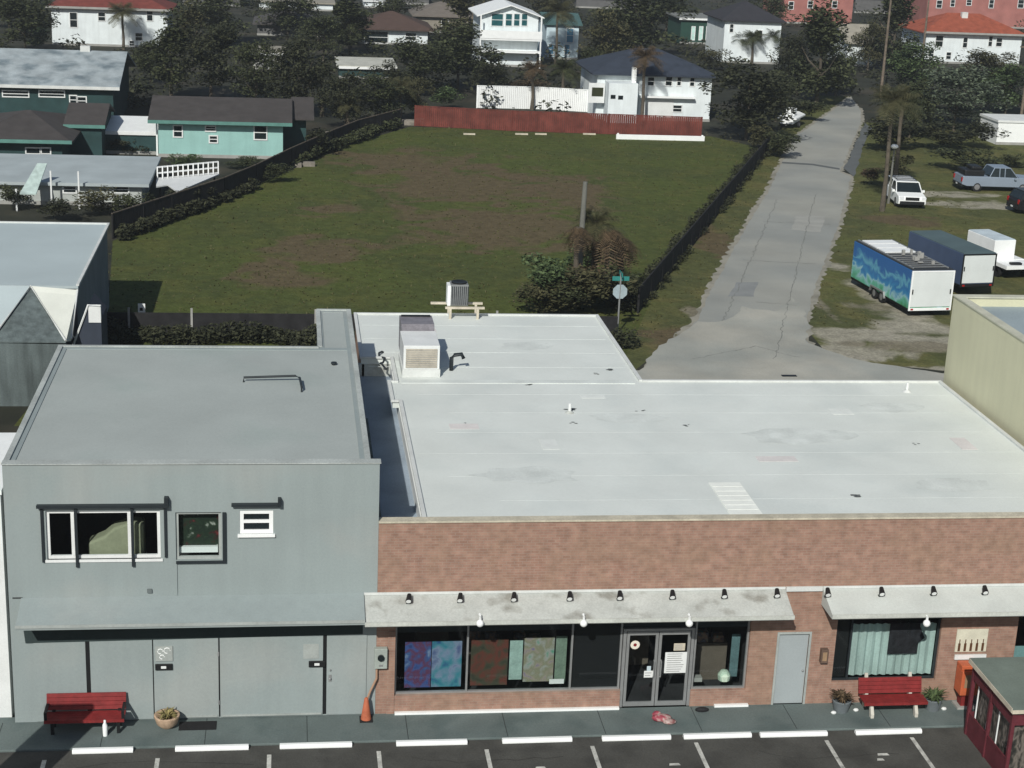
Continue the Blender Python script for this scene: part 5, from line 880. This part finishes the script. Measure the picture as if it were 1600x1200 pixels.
suvg = [(1.05, 1.0), (1.75, 1.58), (4.15, 1.62), (4.45, 1.05)]
sp = G(1424, 327, GZ)
car('parked_suv', 'white sport utility vehicle with roof rack parked facing the alley palms', 'car', (sp.x, sp.y, GZ), rad(84), bright, suvp, suvg, 4.55, 1.95, rack=True)
pickp = [(0, .45), (-.02, .85), (.15, 1.05), (1.5, 1.12), (3.5, 1.15), (5.75, 1.15), (5.8, .55), (5.4, .42), (.3, .4)]
pickg = [(1.4, 1.1), (2.1, 1.78), (3.35, 1.8), (3.75, 1.12)]
pp_ = G(1506, 300, GZ)
silver = mat('silver_blue_paint', (.30, .36, .44), .35, .05, 1, metal=.3)
q = car('pickup_truck', 'silver-blue pickup with dark cargo in its bed at the right', 'pickup truck', (pp_.x+5.7, pp_.y+1.0, GZ), rad(178), silver, pickp, pickg, 5.8, 1.98, wx=(1.05, 4.6))
tag(obj('cargo_pile', MB().box(4.05, 5.6, -.8, .8, 1.16, 1.6).box(4.2, 5.0, -.7, .6, 1.6, 1.85), black, bevel=.08), 'dark covered cargo filling the silver-blue pickup bed', 'cargo').matrix_world = Matrix.Translation((pp_.x+5.7, pp_.y+1.0, GZ)) @ Matrix.Rotation(rad(178), 4, 'Z')
pc = G(1590, 334, GZ)
car('parked_car', 'black car cut off by the right edge below the pickup', 'car', (pc.x+4.3, pc.y+.8, GZ), rad(184), mat('black_paint', (.012, .012, .014), .3), suvp, suvg, 4.55, 1.85)
bp_ = G(1250, 205, GZ)
q = thing('boat_trailer', 'small white open boat beside the far alley', 'boat', (G(1228, 200).x, G(1228, 200).y, GZ), rad(60))
obj('hull', MB().prism([(0, -.9, 1.0), (3.6, -.9, 1.0), (4.6, 0, 1.1), (3.6, .9, 1.0), (0, .9, 1.0)], (0, 0, -.12)).prism([(0, -.6, .45), (3.4, -.5, .45), (4.2, 0, .5), (3.4, .5, .45), (0, .6, .45)], (0, 0, .43)), bright, q); obj('console', MB().box(1.2, 2.1, -.4, .4, 1.0, 1.7), white, q, bevel=.03); obj('trailer_frame', MB().box(-.2, 4.4, -.06, .06, .3, .44), alum, q)
for s_ in (-1, 1): wheel(q, 1.4, s_*.85, .3, .18)
# trailers
def trailer(name, label, loc, rotz, L, Wd, h0, h1, sidem, rearm, topm, axles, cat='trailer', frame_m=None):
    q = thing(name, label, cat, loc, rotz)          # origin at the rear left corner; x across, y towards the nose
    obj('body', MB().box(0, Wd, .0, L, h0, h1), sidem, q, bevel=.02)
    obj('rear_door', MB().box(.08, Wd-.08, -.035, -.003, h0+.1, h1-.08), rearm, q, bevel=.01)
    fm = frame_m or bright
    mb = MB(); mb.box(0, .075, -.05, -.002, h0-.1, h1); mb.box(Wd-.075, Wd, -.05, -.002, h0-.1, h1); mb.box(.075, Wd-.075, -.05, -.002, h1-.075, h1); mb.box(.075, Wd-.075, -.05, -.002, h0-.1, h0+.05); obj('door_frame', mb, fm, q)
    obj('roof', MB().box(.04, Wd-.04, .02, L-.02, h1+.002, h1+.04), topm, q)
    obj('chassis', MB().box(.1, Wd-.1, .05, L+.2, h0-.16, h0-.003).prism([(.5, L+.2, h0-.14), (Wd-.5, L+.2, h0-.14), (Wd/2+.05, L+1.3, h0-.14), (Wd/2-.05, L+1.3, h0-.14)], (0, 0, .1)), black, q)
    for y in axles:
        for x in (-.02+.1, Wd-.1):
            o = obj('wheel', MB().lathe((0, 0, 0), [(.2, -.1), (.34, -.08), (.34, .08), (.2, .1)], 18), tyre, q); o.location = (x, y, .34); o.rotation_euler = (0, rad(90), 0); obj('rim', MB().lathe((0, 0, 0), [(0, -.105), (.2, -.09), (.2, .09), (0, .105)], 12), hub, o)
    mb = MB(); y0, y1 = axles[0]-.5, axles[-1]+.5
    mb.prism([(-.1, y0, h0-.12), (-.1, y0+.15, h0+.22), (-.1, y1-.15, h0+.22), (-.1, y1, h0-.12), (-.1, y1-.1, h0-.12), (-.1, y1-.22, h0+.14), (-.1, y0+.22, h0+.14), (-.1, y0+.1, h0-.12)], (.1, 0, 0)); obj('fender', mb, hub, q)
    for x in (.12, Wd-.27): obj('tail_light', MB().box(x, x+.15, -.06, -.051, h0-.07, h0+.02), redlens, q)
    for x in (.1, Wd-.18): obj('latch', MB().box(x, x+.06, -.075, -.051, h0+.8, h0+1.05), black, q)
    return q
# mural: sea, wave and green shore painted along the side
M = bpy.data.materials.new('sea_mural'); M.use_nodes = True; n = M.node_tree.nodes; l = M.node_tree.links; bs = n['Principled BSDF']; bs.inputs['Roughness'].default_value = .4
tc = n.new('ShaderNodeTexCoord'); sx = n.new('ShaderNodeSeparateXYZ'); l.new(tc.outputs['Object'], sx.inputs[0]); nz = n.new('ShaderNodeTexNoise'); nz.inputs['Scale'].default_value = .9; nz.inputs['Detail'].default_value = 5; nz.inputs['Distortion'].default_value = 1.2; l.new(tc.outputs['Object'], nz.inputs[0])
a1 = n.new('ShaderNodeMath'); a1.operation = 'MULTIPLY_ADD'; a1.inputs[1].default_value = .42; l.new(sx.outputs[2], a1.inputs[0]); m1 = n.new('ShaderNodeMath'); m1.operation = 'MULTIPLY_ADD'; m1.inputs[1].default_value = .9; m1.inputs[2].default_value = -.62; l.new(nz.outputs[0], m1.inputs[0]); l.new(m1.outputs[0], a1.inputs[2])
rp = n.new('ShaderNodeValToRGB'); els = [(.0, (.05, .26, .11)), (.16, (.12, .42, .30)), (.26, (.30, .52, .56)), (.34, (.04, .24, .46)), (.50, (.02, .15, .38)), (.60, (.12, .38, .50)), (.72, (.02, .12, .34))]
while len(rp.color_ramp.elements) < len(els): rp.color_ramp.elements.new(.5)
for k, (p_, c_) in enumerate(els): rp.color_ramp.elements[k].position = p_; rp.color_ramp.elements[k].color = (*c_, 1)
l.new(a1.outputs[0], rp.inputs[0]); l.new(rp.outputs[0], bs.inputs['Base Color'])
def Gx(px, py): p = G(px, py, GZ); return (p.x, p.y, GZ)
q = trailer('cargo_trailer', 'cargo trailer with blue sea mural and white rear door', Gx(1417, 497), rad(6), 7.2, 2.45, .5, 2.55, M, mat('trailer_white', (.66, .70, .69), .5, .05, 1), mat('dark_top', (.03, .035, .04), .8), (3.2, 4.1))
mb = MB()
for k in range(3): mb.box(.3, 2.1, 3.9+1.05*k, 4.75+1.05*k, 2.62, 2.68)
obj('roof_panel', mb, bright, q); mb = MB()
for x in (.2, 2.2): mb.box(x-.03, x+.03, .3, 7.1, 2.6, 2.66)
for k in range(8): mb.box(.2, 2.2, .5+.45*k, .54+.45*k, 2.61, 2.65)
obj('roof_rack', mb, alum, q)
mb = MB()
for k in range(9): x, y = R.uniform(.4, 1.9), R.uniform(.9, 3.4); mb.box(x, x+R.uniform(.08, .3), y, y+R.uniform(.06, .2), 2.66, 2.66+R.uniform(.05, .3))
tag(obj('roof_clutter', mb, conc), 'jumble of pale gear on the roof rack of the mural trailer', 'gear').matrix_world = Matrix.Translation(Gx(1417, 497)) @ Matrix.Rotation(rad(6), 4, 'Z')
navyp = mat('navy_panel', (.06, .09, .16), .35, .1, 1)
trailer('cargo_trailer', 'navy cargo trailer with white rear door beside the mural trailer', Gx(1497, 466), rad(9), 6.0, 2.1, .75, 2.5, navyp, mat('trailer_white', ()), mat('slate_top', (.085, .125, .13), .6, .1, 1), (2.6, 3.4), frame_m=black)
q = thing('utility_trailer', 'small white box on a white flat trailer at the far right', 'trailer', Gx(1568, 438), rad(9)); obj('box', MB().box(-.1, 1.3, 1.2, 4.2, .95, 2.1), bright, q, bevel=.02); obj('box_roof', MB().box(-.07, 1.27, 1.25, 4.15, 2.102, 2.14), mat('pale_top', (.5, .58, .62)), q); obj('flat_bed', MB().box(-.1, 2.3, -.3, 1.19, .7, .92).box(-.1, 2.0, 1.19, 4.3, .75, .948), bright, q); obj('chassis', MB().box(.1, 2.0, .2, 4.3, .45, .69).prism([(.6, 4.3, .5), (1.4, 4.3, .5), (1.05, 5.4, .5), (.95, 5.4, .5)], (0, 0, .1)), black, q)
for x, y in ((.1, .9), (1.9, .9), (.1, 1.8), (1.9, 1.8)): o = obj('wheel', MB().lathe((0, 0, 0), [(.2, -.1), (.38, -.08), (.38, .08), (.2, .1)], 18), tyre, q); o.location = (x, y, .38); o.rotation_euler = (0, rad(90), 0)
tag(obj('black_box', MB().box(-.3, .4, -.15, .15, 0, .14), black, bevel=.04), 'black low box on the end of the white flat trailer', 'box').location = (Gx(1568, 438)[0]+.6, Gx(1568, 438)[1]+.1, GZ+.92)
tag(obj('drain_cover', MB().box(-.35, .35, -.12, .12, 0, .02), black), 'black drain grate in the cross street behind the white roof', 'drain').location = (G(1233, 586).x, G(1233, 586).y, GZ+.02)

# ------------------------------------------------------------------ thin air haze round everything
hm = bpy.data.materials.new('haze_air'); hm.use_nodes = True; n = hm.node_tree.nodes; n.remove(n['Principled BSDF']); pv = n.new('ShaderNodeVolumePrincipled'); pv.inputs['Color'].default_value = (.86, .92, .95, 1); pv.inputs['Density'].default_value = .00038; pv.inputs['Anisotropy'].default_value = .2
hm.node_tree.links.new(pv.outputs[0], n['Material Output'].inputs['Volume'])
h_ = obj('haze', MB().box(-905, 905, -205, 1505, GZ-1.2, 30), hm); h_['kind'] = 'stuff'
